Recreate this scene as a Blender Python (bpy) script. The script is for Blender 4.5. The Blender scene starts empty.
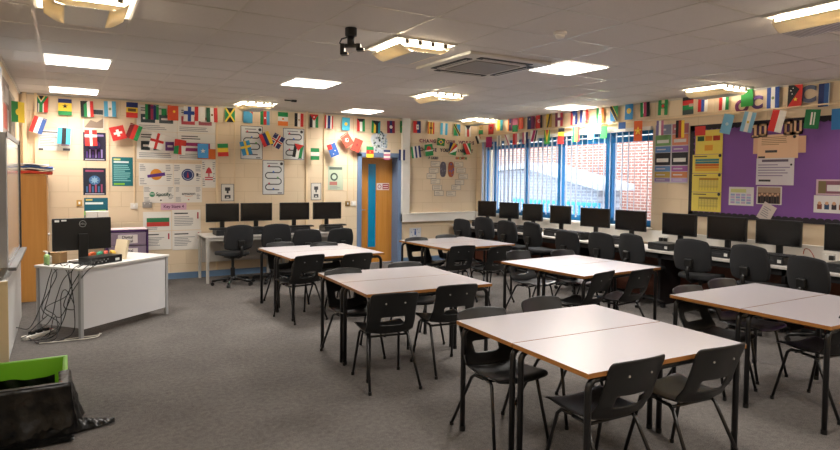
import bpy, math, random
from mathutils import Vector, Matrix
random.seed(7)
sc = bpy.context.scene
COL = sc.collection
PI = math.pi
rad = math.radians

# ------------------------------------------------------------------ room and camera numbers (metres)
XL, XR, YB, YF, H = -0.345, 7.344, 3.349, -8.2, 2.71
CAM = (0.1601, -6.5871, 1.6008)
YAW, PITCH, ROLL, FPX, CY = 0.5333, -0.0403, 0.0105, 605.07, 202.24

def basis():
    f = Vector((math.sin(YAW) * math.cos(PITCH), math.cos(YAW) * math.cos(PITCH), math.sin(PITCH)))
    r = Vector((math.cos(YAW), -math.sin(YAW), 0)); u = r.cross(f)
    c, s = math.cos(ROLL), math.sin(ROLL)
    return r * c + u * s, -r * s + u * c, f
RV, UV, FV = basis()
def on_plane(u, v, axis, val):
    """point of the photo (u, v) on a wall, ceiling or floor plane"""
    d = RV * ((u - 420) / FPX) + UV * ((CY - v) / FPX) + FV
    o = Vector(CAM); t = (val - o[axis]) / d[axis]
    return o + d * t

# ------------------------------------------------------------------ materials
def lin(c):
    c /= 255.0
    return c / 12.92 if c <= 0.04045 else ((c + 0.055) / 1.055) ** 2.4
def hexc(h):
    h = h.lstrip('#'); return tuple(lin(int(h[i:i + 2], 16)) for i in (0, 2, 4)) + (1,)
MC = {}
def mat(name, color='#888888', rough=0.6, metal=0.0, spec=0.5, noise=0.0, nscale=8.0, bump=0.0, bscale=200.0, emit=None, estr=0.0, coat=0.0):
    if name in MC: return MC[name]
    m = bpy.data.materials.new(name); m.use_nodes = True
    nt = m.node_tree; b = nt.nodes['Principled BSDF']
    c = hexc(color)
    b.inputs['Base Color'].default_value = c
    b.inputs['Roughness'].default_value = rough; b.inputs['Metallic'].default_value = metal
    b.inputs['Specular IOR Level'].default_value = spec
    b.inputs['Coat Weight'].default_value = coat
    tc = nt.nodes.new('ShaderNodeTexCoord')
    if noise > 0:
        n = nt.nodes.new('ShaderNodeTexNoise'); n.inputs['Scale'].default_value = nscale; n.inputs['Detail'].default_value = 4
        nt.links.new(tc.outputs['Object'], n.inputs['Vector'])
        mx = nt.nodes.new('ShaderNodeMix'); mx.data_type = 'RGBA'
        mx.inputs[6].default_value = tuple(max(0, x * (1 - noise)) for x in c[:3]) + (1,)
        mx.inputs[7].default_value = tuple(min(1, x * (1 + noise)) for x in c[:3]) + (1,)
        nt.links.new(n.outputs['Fac'], mx.inputs[0]); nt.links.new(mx.outputs[2], b.inputs['Base Color'])
    if bump > 0:
        n2 = nt.nodes.new('ShaderNodeTexNoise'); n2.inputs['Scale'].default_value = bscale
        nt.links.new(tc.outputs['Object'], n2.inputs['Vector'])
        bp = nt.nodes.new('ShaderNodeBump'); bp.inputs['Strength'].default_value = bump; bp.inputs['Distance'].default_value = 0.01
        nt.links.new(n2.outputs['Fac'], bp.inputs['Height']); nt.links.new(bp.outputs['Normal'], b.inputs['Normal'])
    if emit:
        b.inputs['Emission Color'].default_value = hexc(emit); b.inputs['Emission Strength'].default_value = estr
    MC[name] = m
    return m
def paint(h, rough=0.7):
    return mat('print_' + h.strip('#') + ('' if rough == 0.7 else '_%d' % (rough * 100)), h, rough)

def brick_mat(name, c1, c2, mortar, bw, bh, msize, axes, bump=0.4, rough=0.7, offset=0.5, mottled=0.08):
    m = bpy.data.materials.new(name); m.use_nodes = True
    nt = m.node_tree; b = nt.nodes['Principled BSDF']; b.inputs['Roughness'].default_value = rough
    tc = nt.nodes.new('ShaderNodeTexCoord'); sp = nt.nodes.new('ShaderNodeSeparateXYZ'); cb = nt.nodes.new('ShaderNodeCombineXYZ')
    nt.links.new(tc.outputs['Object'], sp.inputs[0])
    nt.links.new(sp.outputs[axes[0]], cb.inputs[0]); nt.links.new(sp.outputs[axes[1]], cb.inputs[1])
    br = nt.nodes.new('ShaderNodeTexBrick'); br.offset = offset; br.inputs['Scale'].default_value = 1.0
    br.inputs['Brick Width'].default_value = bw; br.inputs['Row Height'].default_value = bh
    br.inputs['Mortar Size'].default_value = msize; br.inputs['Mortar Smooth'].default_value = 0.3
    br.inputs['Color1'].default_value = hexc(c1); br.inputs['Color2'].default_value = hexc(c2); br.inputs['Mortar'].default_value = hexc(mortar)
    nt.links.new(cb.outputs[0], br.inputs['Vector'])
    n = nt.nodes.new('ShaderNodeTexNoise'); n.inputs['Scale'].default_value = 3.0; n.inputs['Detail'].default_value = 6
    nt.links.new(tc.outputs['Object'], n.inputs['Vector'])
    mp = nt.nodes.new('ShaderNodeMapRange'); mp.inputs[3].default_value = 1 - mottled; mp.inputs[4].default_value = 1 + mottled
    nt.links.new(n.outputs['Fac'], mp.inputs[0])
    mx = nt.nodes.new('ShaderNodeMix'); mx.data_type = 'RGBA'; mx.blend_type = 'MULTIPLY'; mx.inputs[0].default_value = 1
    nt.links.new(br.outputs['Color'], mx.inputs[6]); nt.links.new(mp.outputs[0], mx.inputs[7])
    nt.links.new(mx.outputs[2], b.inputs['Base Color'])
    bp = nt.nodes.new('ShaderNodeBump'); bp.inputs['Strength'].default_value = bump; bp.inputs['Distance'].default_value = 0.006; bp.invert = True
    nt.links.new(br.outputs['Fac'], bp.inputs['Height']); nt.links.new(bp.outputs['Normal'], b.inputs['Normal'])
    return m

M_wall_b = brick_mat('cream_blockwork_x', '#e4d0b2', '#e1ccad', '#d8c3a1', 0.45, 0.225, 0.006, (0, 2), mottled=0.03)
M_wall_r = brick_mat('cream_blockwork_y', '#e4d0b2', '#e1ccad', '#d8c3a1', 0.45, 0.225, 0.006, (1, 2), mottled=0.03)
M_ceil = mat('mineral_fibre_tile', '#cac4c0', 0.9, noise=0.05, nscale=40, bump=0.25, bscale=300)
M_tbar = mat('ceiling_grid_white', '#bdb6ae', 0.35)
M_blue = mat('blue_frame_paint', '#0f74ad', 0.4)
M_jamb = mat('slate_blue_paint', '#6f86a8', 0.45)
M_skirt = mat('blue_skirting', '#64809e', 0.5)
M_cream = mat('cream_gloss', '#e9d2ac', 0.45)
M_white = mat('white_plastic', '#e4e0d8', 0.4)
M_black = mat('black_plastic', '#0e0f10', 0.4)
M_chair = mat('black_polypropylene', '#141516', 0.36, bump=0.06, bscale=400)
M_legb = mat('black_painted_steel', '#0f0f11', 0.3)
M_lam = mat('white_laminate', '#b0abae', 0.28, noise=0.02, nscale=20)
M_lip = mat('varnished_wood_lipping', '#96642f', 0.4, noise=0.15, nscale=12)
M_fab = mat('charcoal_fabric', '#1c1d20', 0.9, noise=0.15, nscale=90, bump=0.2, bscale=500)
M_screen = mat('dark_screen', '#0d0e10', 0.22)
M_steel = mat('brushed_silver', '#a8a8a8', 0.35, metal=0.7)
M_wtop = mat('pale_grey_worktop', '#d6d0ca', 0.35)
M_brown = mat('red_brown_panel', '#6b3d2c', 0.55, noise=0.12, nscale=6)
M_dark = mat('dark_panel', '#1a1719', 0.6)

def wood_mat(name, c1, c2, rough=0.4):
    m = bpy.data.materials.new(name); m.use_nodes = True; nt = m.node_tree; b = nt.nodes['Principled BSDF']
    b.inputs['Roughness'].default_value = rough
    tc = nt.nodes.new('ShaderNodeTexCoord'); mp = nt.nodes.new('ShaderNodeMapping'); mp.inputs['Scale'].default_value = (14, 14, 0.8)
    n = nt.nodes.new('ShaderNodeTexNoise'); n.inputs['Scale'].default_value = 2.0; n.inputs['Detail'].default_value = 8
    r = nt.nodes.new('ShaderNodeValToRGB'); r.color_ramp.elements[0].color = hexc(c1); r.color_ramp.elements[1].color = hexc(c2)
    r.color_ramp.elements[0].position = 0.3; r.color_ramp.elements[1].position = 0.7
    nt.links.new(tc.outputs['Object'], mp.inputs[0]); nt.links.new(mp.outputs[0], n.inputs['Vector'])
    nt.links.new(n.outputs['Fac'], r.inputs[0]); nt.links.new(r.outputs[0], b.inputs['Base Color'])
    return m
M_oak = wood_mat('oak_veneer', '#c4822f', '#cf9142')
M_oak2 = wood_mat('oak_cupboard', '#b87f3c', '#c48d49')

def carpet_mat():
    m = bpy.data.materials.new('grey_carpet'); m.use_nodes = True; nt = m.node_tree; b = nt.nodes['Principled BSDF']
    b.inputs['Roughness'].default_value = 0.95; b.inputs['Specular IOR Level'].default_value = 0.25
    tc = nt.nodes.new('ShaderNodeTexCoord')
    a = nt.nodes.new('ShaderNodeTexNoise'); a.inputs['Scale'].default_value = 160; a.inputs['Detail'].default_value = 3
    c = nt.nodes.new('ShaderNodeTexNoise'); c.inputs['Scale'].default_value = 1.6; c.inputs['Detail'].default_value = 6
    d = nt.nodes.new('ShaderNodeTexNoise'); d.inputs['Scale'].default_value = 28; d.inputs['Detail'].default_value = 2
    for n in (a, c, d): nt.links.new(tc.outputs['Object'], n.inputs['Vector'])
    s = nt.nodes.new('ShaderNodeMath'); s.operation = 'MULTIPLY_ADD'; s.inputs[1].default_value = 0.6
    nt.links.new(a.outputs['Fac'], s.inputs[0])
    s2 = nt.nodes.new('ShaderNodeMath'); s2.operation = 'MULTIPLY'; s2.inputs[1].default_value = 0.25
    nt.links.new(c.outputs['Fac'], s2.inputs[0])
    s3 = nt.nodes.new('ShaderNodeMath'); s3.operation = 'MULTIPLY_ADD'; s3.inputs[1].default_value = 0.25
    nt.links.new(d.outputs['Fac'], s3.inputs[0]); nt.links.new(s2.outputs[0], s3.inputs[2])
    nt.links.new(s3.outputs[0], s.inputs[2])
    r = nt.nodes.new('ShaderNodeValToRGB'); e = r.color_ramp.elements
    e[0].position = 0.40; e[0].color = hexc('#433f3d'); e[1].position = 0.70; e[1].color = hexc('#736e6a')
    nt.links.new(s.outputs[0], r.inputs[0]); nt.links.new(r.outputs[0], b.inputs['Base Color'])
    bp = nt.nodes.new('ShaderNodeBump'); bp.inputs['Strength'].default_value = 0.5; bp.inputs['Distance'].default_value = 0.01
    nt.links.new(a.outputs['Fac'], bp.inputs['Height']); nt.links.new(bp.outputs['Normal'], b.inputs['Normal'])
    return m
M_carpet = carpet_mat()

def lamp_mat(name, h, strength):
    m = bpy.data.materials.new(name); m.use_nodes = True; nt = m.node_tree
    b = nt.nodes['Principled BSDF']; b.inputs['Base Color'].default_value = (0.9, 0.9, 0.9, 1)
    b.inputs['Emission Color'].default_value = hexc(h); b.inputs['Emission Strength'].default_value = strength
    return m
M_led = lamp_mat('led_diffuser', '#fff6ea', 4.0)
M_tube = lamp_mat('fluorescent_tube', '#fff4e2', 12.0)

def mix_translucent(name, h, fac, rough=0.6, transp=0.0):
    m = bpy.data.materials.new(name); m.use_nodes = True; nt = m.node_tree
    b = nt.nodes['Principled BSDF']; b.inputs['Base Color'].default_value = hexc(h); b.inputs['Roughness'].default_value = rough
    t = nt.nodes.new('ShaderNodeBsdfTranslucent'); t.inputs['Color'].default_value = hexc(h)
    mx = nt.nodes.new('ShaderNodeMixShader'); mx.inputs[0].default_value = fac
    out = nt.nodes['Material Output']
    nt.links.new(b.outputs[0], mx.inputs[1]); nt.links.new(t.outputs[0], mx.inputs[2])
    nt.links.new(mx.outputs[0], out.inputs[0])
    return m
M_wing = mix_translucent('cream_lamp_wing', '#efe2c4', 0.12)
M_slat = mix_translucent('blind_fabric', '#dfe6ee', 0.4, 0.8)
M_paperT = mix_translucent('thin_paper', '#f2f0ea', 0.15, 0.8)

def glass_mat():
    m = bpy.data.materials.new('window_glass'); m.use_nodes = True; nt = m.node_tree
    for n in list(nt.nodes):
        if n.type != 'OUTPUT_MATERIAL': nt.nodes.remove(n)
    t = nt.nodes.new('ShaderNodeBsdfTransparent'); t.inputs[0].default_value = (0.93, 0.97, 0.98, 1)
    g = nt.nodes.new('ShaderNodeBsdfGlossy'); g.inputs['Roughness'].default_value = 0.03
    mx = nt.nodes.new('ShaderNodeMixShader'); mx.inputs[0].default_value = 0.05
    nt.links.new(t.outputs[0], mx.inputs[1]); nt.links.new(g.outputs[0], mx.inputs[2])
    nt.links.new(mx.outputs[0], nt.nodes['Material Output'].inputs[0])
    return m
M_glass = glass_mat()
def perforated_mat():
    m = bpy.data.materials.new('perforated_metal'); m.use_nodes = True; nt = m.node_tree; b = nt.nodes['Principled BSDF']
    b.inputs['Metallic'].default_value = 0.5; b.inputs['Roughness'].default_value = 0.4
    tc = nt.nodes.new('ShaderNodeTexCoord'); w = nt.nodes.new('ShaderNodeTexWave'); w.bands_direction = 'Y'
    w.inputs['Scale'].default_value = 14; w.inputs['Distortion'].default_value = 0.6
    nt.links.new(tc.outputs['Object'], w.inputs['Vector'])
    r = nt.nodes.new('ShaderNodeValToRGB'); r.color_ramp.elements[0].color = hexc('#7d7f84'); r.color_ramp.elements[1].color = hexc('#d8d8d8')
    nt.links.new(w.outputs['Fac'], r.inputs[0]); nt.links.new(r.outputs[0], b.inputs['Base Color'])
    t = nt.nodes.new('ShaderNodeBsdfTranslucent'); t.inputs[0].default_value = (0.8, 0.8, 0.8, 1)
    mx = nt.nodes.new('ShaderNodeMixShader'); mx.inputs[0].default_value = 0.04
    nt.links.new(b.outputs[0], mx.inputs[1]); nt.links.new(t.outputs[0], mx.inputs[2])
    nt.links.new(mx.outputs[0], nt.nodes['Material Output'].inputs[0])
    return m
M_perf = perforated_mat()

# ------------------------------------------------------------------ mesh builder
class MB:
    def __init__(s): s.v = []; s.f = []; s.m = []; s.mats = []
    def mi(s, m):
        if m not in s.mats: s.mats.append(m)
        return s.mats.index(m)
    def face(s, pts, m):
        i = len(s.v); s.v += [tuple(p) for p in pts]; s.f.append(tuple(range(i, i + len(pts)))); s.m.append(s.mi(m))
    def box(s, x0, y0, z0, x1, y1, z1, m, M=None):
        i = len(s.v)
        p = [(x0, y0, z0), (x1, y0, z0), (x1, y1, z0), (x0, y1, z0), (x0, y0, z1), (x1, y0, z1), (x1, y1, z1), (x0, y1, z1)]
        if M: p = [tuple(M @ Vector(q)) for q in p]
        s.v += p; k = s.mi(m)
        for q in ((0, 3, 2, 1), (4, 5, 6, 7), (0, 1, 5, 4), (1, 2, 6, 5), (2, 3, 7, 6), (3, 0, 4, 7)):
            s.f.append(tuple(i + a for a in q)); s.m.append(k)
        return s
    def prism(s, poly, y0, y1, m):
        """polygon in (x, z), extruded from y0 (front) to y1 (back)"""
        n = len(poly); i = len(s.v); k = s.mi(m)
        s.v += [(x, y0, z) for x, z in poly] + [(x, y1, z) for x, z in poly]
        s.f.append(tuple(range(i, i + n))); s.m.append(k)
        s.f.append(tuple(range(i + 2 * n - 1, i + n - 1, -1))); s.m.append(k)
        for a in range(n):
            b = (a + 1) % n; s.f.append((i + a, i + n + a, i + n + b, i + b)); s.m.append(k)
        return s
    def tube(s, pts, r, m, seg=10, closed=False):
        pts = [Vector(p) for p in pts]; n = len(pts); base = len(s.v); k = s.mi(m); prev = None
        for i, p in enumerate(pts):
            a = pts[i - 1] if (i > 0 or closed) else p; b = pts[(i + 1) % n] if (i < n - 1 or closed) else p
            t = (b - a).normalized()
            if prev is None:
                u = t.orthogonal().normalized()
            else:
                u = (prev - t * prev.dot(t)).normalized()
            prev = u; w = t.cross(u)
            for j in range(seg):
                an = 2 * PI * j / seg; s.v.append(tuple(p + (u * math.cos(an) + w * math.sin(an)) * r))
        for i in range(n if closed else n - 1):
            for j in range(seg):
                a = base + i * seg + j; b = base + i * seg + (j + 1) % seg
                c = base + ((i + 1) % n) * seg + (j + 1) % seg; d = base + ((i + 1) % n) * seg + j
                s.f.append((a, b, c, d)); s.m.append(k)
        if not closed:
            s.f.append(tuple(base + j for j in range(seg - 1, -1, -1))); s.m.append(k)
            s.f.append(tuple(base + (n - 1) * seg + j for j in range(seg))); s.m.append(k)
        return s
    def lathe(s, prof, m, seg=20, c=(0, 0)):
        base = len(s.v); k = s.mi(m); n = len(prof)
        for r, z in prof:
            for j in range(seg):
                a = 2 * PI * j / seg; s.v.append((c[0] + r * math.cos(a), c[1] + r * math.sin(a), z))
        for i in range(n - 1):
            for j in range(seg):
                a = base + i * seg + j; b = base + i * seg + (j + 1) % seg
                s.f.append((a, b, b + seg, a + seg)); s.m.append(k)
        s.f.append(tuple(base + j for j in range(seg - 1, -1, -1))); s.m.append(k)
        s.f.append(tuple(base + (n - 1) * seg + j for j in range(seg))); s.m.append(k)
        return s
    def grid(s, fn, nu, nv, m, skip=None):
        base = len(s.v); k = s.mi(m)
        for i in range(nu + 1):
            for j in range(nv + 1): s.v.append(tuple(fn(i / nu, j / nv)))
        for i in range(nu):
            for j in range(nv):
                if skip and skip(i, j): continue
                a = base + i * (nv + 1) + j
                s.f.append((a, a + nv + 1, a + nv + 2, a + 1)); s.m.append(k)
        return s
    # flat prints on a panel facing -y
    def r2(s, x0, z0, x1, z1, m, lay=1, d=0.0006):
        s.face([(x0, -lay * d, z0), (x1, -lay * d, z0), (x1, -lay * d, z1), (x0, -lay * d, z1)], m); return s
    def poly2(s, pts, m, lay=1, d=0.0006):
        s.face([(x, -lay * d, z) for x, z in pts], m); return s
    def disc2(s, cx, cz, r, m, lay=1, n=16, rx=None, d=0.0006):
        rx = rx or r
        s.face([(cx + rx * math.cos(2 * PI * i / n), -lay * d, cz + r * math.sin(2 * PI * i / n)) for i in range(n)], m); return s
    def star2(s, cx, cz, r, m, lay=1, n=5, inner=0.42, d=0.0006):
        pts = []
        for i in range(2 * n):
            a = PI / 2 + PI * i / n; q = r if i % 2 == 0 else r * inner
            pts.append((cx + q * math.cos(a), cz + q * math.sin(a)))
        s.poly2(pts, m, lay, d); return s
    def path2(s, pts, w, m, lay=1, d=0.0006):
        for (a, b), (c, e) in zip(pts, pts[1:]):
            dx, dz = c - a, e - b; L = math.hypot(dx, dz) or 1; nx, nz = -dz / L * w / 2, dx / L * w / 2
            s.poly2([(a + nx, b + nz), (a - nx, b - nz), (c - nx, e - nz), (c + nx, e + nz)], m, lay, d)
        return s
    def build(s, name, parent=None, smooth=False, bevel=0.0, loc=None, rot=None):
        me = bpy.data.meshes.new(name); me.from_pydata(s.v, [], s.f)
        for m in s.mats: me.materials.append(m)
        me.polygons.foreach_set('material_index', s.m)
        if smooth: me.polygons.foreach_set('use_smooth', [True] * len(s.f))
        me.update()
        o = bpy.data.objects.new(name, me); COL.objects.link(o)
        if parent: o.parent = parent
        if loc is not None: o.location = loc
        if rot is not None: o.rotation_euler = rot
        if bevel:
            b = o.modifiers.new('bevel', 'BEVEL'); b.width = bevel; b.segments = 2; b.limit_method = 'ANGLE'
        return o

def tag(o, label, cat, group=None):
    o['label'] = label; o['category'] = cat
    if group: o['group'] = group
    return o
def thing(name, label, cat, loc=(0, 0, 0), rotz=0.0, group=None):
    o = bpy.data.objects.new(name, None); COL.objects.link(o); o.empty_display_size = 0.1
    o.location = loc; o.rotation_euler = (0, 0, rotz)
    return tag(o, label, cat, group)
def struct(o): o['kind'] = 'structure'; return o
def copy_tree(o, parent=None):
    c = o.copy(); COL.objects.link(c)
    if parent is not None: c.parent = parent
    for ch in list(o.children): copy_tree(ch, c)
    return c
def text_obj(name, body, size, m, parent, loc=(0, 0, 0), offset=0.0, align='CENTER', depth=0.0, sx=1.0):
    cu = bpy.data.curves.new(name, 'FONT'); cu.body = body; cu.size = size; cu.align_x = align; cu.align_y = 'CENTER'
    cu.offset = offset; cu.extrude = depth
    t = bpy.data.objects.new('tmp', cu); COL.objects.link(t)
    dg = bpy.context.evaluated_depsgraph_get(); dg.update()
    me = bpy.data.meshes.new_from_object(t.evaluated_get(dg)); bpy.data.objects.remove(t)
    for v in me.vertices:
        x, y, z = v.co; v.co = (x * sx, -z - depth, y)
    me.materials.clear(); me.materials.append(m); me.name = name
    o = bpy.data.objects.new(name, me); COL.objects.link(o); o.parent = parent; o.location = loc
    return o
BACK, RIGHT, LEFT = 0.0, -PI / 2, PI / 2

# ------------------------------------------------------------------ the room shell
b = MB(); b.box(XL - 0.3, YF - 0.3, -0.1, XR + 0.3, YB + 0.3, 0, M_carpet); struct(b.build('floor'))
b = MB(); b.box(XL - 0.3, YF - 0.3, H, XR + 0.3, YB + 0.3, H + 0.1, M_ceil); struct(b.build('ceiling'))
# grid of T bars, 600 mm
b = MB(); t = 0.012; e = 0.0025
for i in range(0, 13):
    b.box(i * 0.6 - t, YF, H - e, i * 0.6 + t, YB, H + 0.01, M_tbar)
j = -13
while j * 0.6 < YB:
    b.box(XL, j * 0.6 - t, H - e, XR, j * 0.6 + t, H + 0.01, M_tbar); j += 1
for q in ((XL, YF, XL + 0.02, YB), (XR - 0.02, YF, XR, YB), (XL, YB - 0.02, XR, YB)):
    b.box(q[0], q[1], H - 0.02, q[2], q[3], H, M_tbar)
struct(b.build('trim_ceiling_grid'))
DX0, DX1, DZ = 4.74, 5.585, 2.0           # door opening
b = MB(); T = 0.3
b.box(XL - T, YB, 0, DX0, YB + T, H, M_wall_b); b.box(DX1, YB, 0, XR + T, YB + T, H, M_wall_b)
b.box(DX0, YB, DZ, DX1, YB + T, H, M_wall_b); struct(b.build('wall_back'))
WY0, WY1, WZ0, WZ1 = -0.87, 3.18, 0.93, 2.33
b = MB()
b.box(XR, WY1, 0, XR + T, YB, H, M_wall_r); b.box(XR, YF - T, 0, XR + T, WY0, H, M_wall_r)
b.box(XR, WY0, 0, XR + T, WY1, WZ0, M_wall_r); b.box(XR, WY0, WZ1, XR + T, WY1, H, M_wall_r); struct(b.build('wall_right'))
b = MB(); b.box(XL - T, YF - T, 0, XL, YB, H, M_wall_r); struct(b.build('wall_left'))
b = MB(); b.box(XL, YF - T, 0, XR, YF, H, M_wall_b); struct(b.build('wall_front'))
b = MB(); b.box(XL, YB - 0.018, 0, DX0 - 0.03, YB, 0.095, M_skirt); b.box(DX1 + 0.05, YB - 0.018, 0, XR, YB, 0.095, M_skirt); struct(b.build('baseboard_back'))
b = MB(); b.box(XL, YF, 0, XL + 0.018, YB, 0.095, M_skirt); struct(b.build('baseboard_left'))
b = MB(); b.box(XR - 0.018, YF, 0, XR, YB, 0.095, M_skirt); struct(b.build('baseboard_right'))
# conduit strips and boxed pipes on the back wall
n = 1
for x, w, z0, z1, d in ((-0.28, 0.05, 1.4, H, 0.06), (-0.15, 0.035, 1.4, H, 0.04), (0.39, 0.012, 1.25, H, 0.012), (0.74, 0.012, 1.15, H, 0.012), (1.08, 0.012, 1.17, H, 0.012),
                     (2.27, 0.03, 0.1, H, 0.02), (2.55, 0.012, 0.1, H, 0.012), (3.76, 0.035, 0.1, H, 0.02), (4.08, 0.03, 0.1, H, 0.02),
                     (4.525, 0.014, 1.17, H, 0.014), (4.64, 0.014, 1.17, H, 0.014)):
    b = MB(); b.box(x - w / 2, YB - d, z0, x + w / 2, YB, z1, M_cream); struct(b.build('trim_%d' % n)); n += 1
# white boxed column right of the door, dado trunking on both walls
b = MB(); b.box(5.60, YB - 0.07, 0.78, 5.76, YB, H, M_white); struct(b.build('trim_%d' % n, bevel=0.004)); n += 1
b = MB(); b.box(5.60, YB - 0.075, 0.77, XR - 0.01, YB, 0.93, M_white); b.box(5.76, YB - 0.09, 0.92, XR - 0.01, YB, 0.94, M_white); struct(b.build('trim_%d' % n, bevel=0.004)); n += 1
b = MB(); b.box(XR - 0.07, YF, 0.73, XR, YB - 0.08, 0.90, M_white); b.box(XR - 0.11, WY0 - 0.03, 0.905, XR + 0.08, WY1, 0.93, M_white); struct(b.build('trim_%d' % n, bevel=0.004)); n += 1
b = MB(); b.box(XR - 0.05, YF, 2.44, XR, YB - 0.01, 2.455, M_cream); struct(b.build('trim_%d' % n)); n += 1

# ------------------------------------------------------------------ door
d = bpy.data.objects.new('door_1', None); COL.objects.link(d); d['kind'] = 'structure'; d.location = (DX0, YB, 0)
W = DX1 - DX0
b = MB()
for q in ((-0.03, -0.02, 0, 0.055, 0.26, DZ + 0.03), (W - 0.05, -0.02, 0, W + 0.04, 0.26, DZ + 0.03), (-0.03, -0.02, DZ - 0.03, W + 0.04, 0.26, DZ + 0.05)):
    b.box(*q, M_jamb)
b.build('door_frame', d, bevel=0.004)
leaf = MB().box(0.058, 0.215, 0.012, W - 0.053, 0.26, DZ - 0.033, M_oak).build('door_leaf', d)
b = MB(); b.box(0.285, 0.207, 0.30, 0.445, 0.216, 1.85, mat('blue_door_glass', '#0b86b4', 0.25)); b.build('vision_panel', d)
b = MB()
for q in ((0.27, 0.20, 0.285, 0.285, 0.216, 1.865), (0.445, 0.20, 0.285, 0.46, 0.216, 1.865), (0.27, 0.20, 0.285, 0.46, 0.216, 0.30), (0.27, 0.20, 1.85, 0.46, 0.216, 1.865)): b.box(*q, M_oak)
b.build('glazing_bead', d)
b = MB(); b.box(0.09, 0.205, 0.95, 0.13, 0.216, 1.05, M_steel); b.tube([(0.11, 0.205, 1.0), (0.11, 0.17, 1.0), (0.215, 0.165, 1.0)], 0.010, M_steel); b.build('door_handle', d, smooth=True)
b = MB(); b.box(0.075, 0.209, 1.50, 0.12, 0.216, 1.58, paint('#4f93c9')); b.build('door_notice', d)
sg = MB(); sg.box(-0.135, -0.003, -0.065, 0.135, 0, 0.065, paint('#e9d9d6')); sg.r2(-0.005, -0.05, 0.125, 0.05, paint('#a5262f'), 6)
sg.disc2(-0.07, 0, 0.04, paint('#a5262f'), 6); sg.disc2(-0.07, 0, 0.028, paint('#e9d9d6'), 7)
sg.r2(0.01, 0.012, 0.11, 0.03, paint('#e9d9d6'), 7); sg.r2(0.01, -0.03, 0.11, -0.012, paint('#e9d9d6'), 7)
o = sg.build('door_sign', loc=(5.335, YB + 0.213, 1.43)); tag(o, 'small red and white notice fixed on the oak door', 'sign')

# ------------------------------------------------------------------ window, blinds and what is outside
w = bpy.data.objects.new('window_1', None); COL.objects.link(w); w['kind'] = 'structure'; w.location = (XR, 0, 0)
b = MB(); x0, x1 = 0.09, 0.15
b.box(x0, WY0, WZ0, x1, WY1, WZ0 + 0.09, M_blue); b.box(x0, WY0, WZ1 - 0.06, x1, WY1, WZ1, M_blue)
b.box(x0, WY0, WZ0, x1, WY0 + 0.05, WZ1, M_blue); b.box(x0, WY1 - 0.05, WZ0, x1, WY1, WZ1, M_blue)
b.build('window_frame', w)
for yy, ww in ((2.87, 0.07), (1.945, 0.07), (1.065, 0.09), (-0.01, 0.13)):
    MB().box(x0 - 0.01, yy - ww / 2, WZ0, x1 + 0.01, yy + ww / 2, WZ1, M_blue).build('mullion', w)
MB().box(x0 - 0.005, WY0, 2.17, x1 + 0.005, WY1, 2.25, M_blue).build('transom', w)
ys = [WY0 + 0.05, -0.075, 0.055, 1.02, 1.11, 1.91, 1.98, 2.835, 2.905, WY1 - 0.05]
for k in range(0, 10, 2):
    MB().box(0.115, ys[k], WZ0 + 0.09, 0.121, ys[k + 1], WZ1 - 0.06, M_glass).build('glass_pane', w)
bl = thing('vertical_blind', 'white vertical slat blind hanging across the blue framed window', 'blind', (XR - 0.055, 0, 0))
MB().box(-0.025, WY0 - 0.02, 2.31, 0.025, WY1, 2.36, M_white).build('headrail', bl)
y = WY0 + 0.03; k = 0
while y < WY1 - 0.03:
    a = rad(37 + random.uniform(-5, 5)); L = 0.127 / 2
    dx, dy = math.cos(a) * L, math.sin(a) * L
    s = MB(); z0 = 1.0 + random.uniform(-0.01, 0.01)
    s.prism([(-L, z0), (L, z0), (L, 2.29), (0.02, 2.30), (0.02, 2.315), (-0.02, 2.315), (-0.02, 2.30), (-L, 2.29)], -0.0006, 0.0006, M_slat)
    s.build('slat', bl, loc=(-0.0, y, 0), rot=(0, 0, a)); y += 0.115
# outside
ext = MB(); M_ebrick = brick_mat('red_brick', '#b06a55', '#a35c4a', '#d9c3b4', 0.225, 0.075, 0.012, (1, 2), bump=0.3, mottled=0.12)
e1 = thing('brick_building', 'red brick building across the yard beyond the window', 'building', (13.0, 8, 0))
MB().box(0, -16, -0.5, 4, 16, 6.5, M_ebrick).build('brick_wall', e1)
MB().box(-0.06, -16, 2.75, 0.01, 16, 2.95, paint('#e8dcd2')).build('stone_band', e1)
e2 = thing('gabled_outhouse', 'low outhouse with pale sloping roof seen through the blinds', 'building', (10.6, 0, 0))
s = MB(); s.prism([(-9.0, -0.5), (-3.15, -0.5), (-3.15, 1.40), (-5.4, 1.86), (-9.0, 1.68)], 0.0, 0.7, brick_mat('pale_brick', '#8d8a94', '#85828c', '#b0aeb6', 0.225, 0.075, 0.012, (0, 2)))
s.build('outhouse_wall', e2, rot=(0, 0, -PI / 2))
s = MB(); s.prism([(-9.2, 1.68), (-5.4, 1.88), (-2.9, 1.36), (-2.9, 1.50), (-5.4, 2.02), (-9.2, 1.80)], -0.25, 0.9, paint('#bdbabc'))
s.build('outhouse_roof', e2, rot=(0, 0, -PI / 2))
e3 = thing('blue_railing', 'bright blue railing fence outside in front of the outhouse', 'fence', (9.6, 0, 0))
s = MB(); M_rail = paint('#2fa3d6'); s.box(0, 2.2, 1.05, 0.05, 5.0, 1.12, M_rail); s.box(0, 2.2, 0.2, 0.05, 5.0, 0.26, M_rail)
s.build('rail', e3)
s = MB(); yy = 2.2
while yy < 5.0: s.box(0.01, yy, -0.4, 0.04, yy + 0.03, 1.1, M_rail); yy += 0.14
s.build('baluster', e3)
gr = MB().box(XR + 0.35, -12, -0.6, 17, 24, -0.5, mat('tarmac', '#7d7a78', 0.9, noise=0.2)).build('ground_outside'); gr['kind'] = 'structure'

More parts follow.
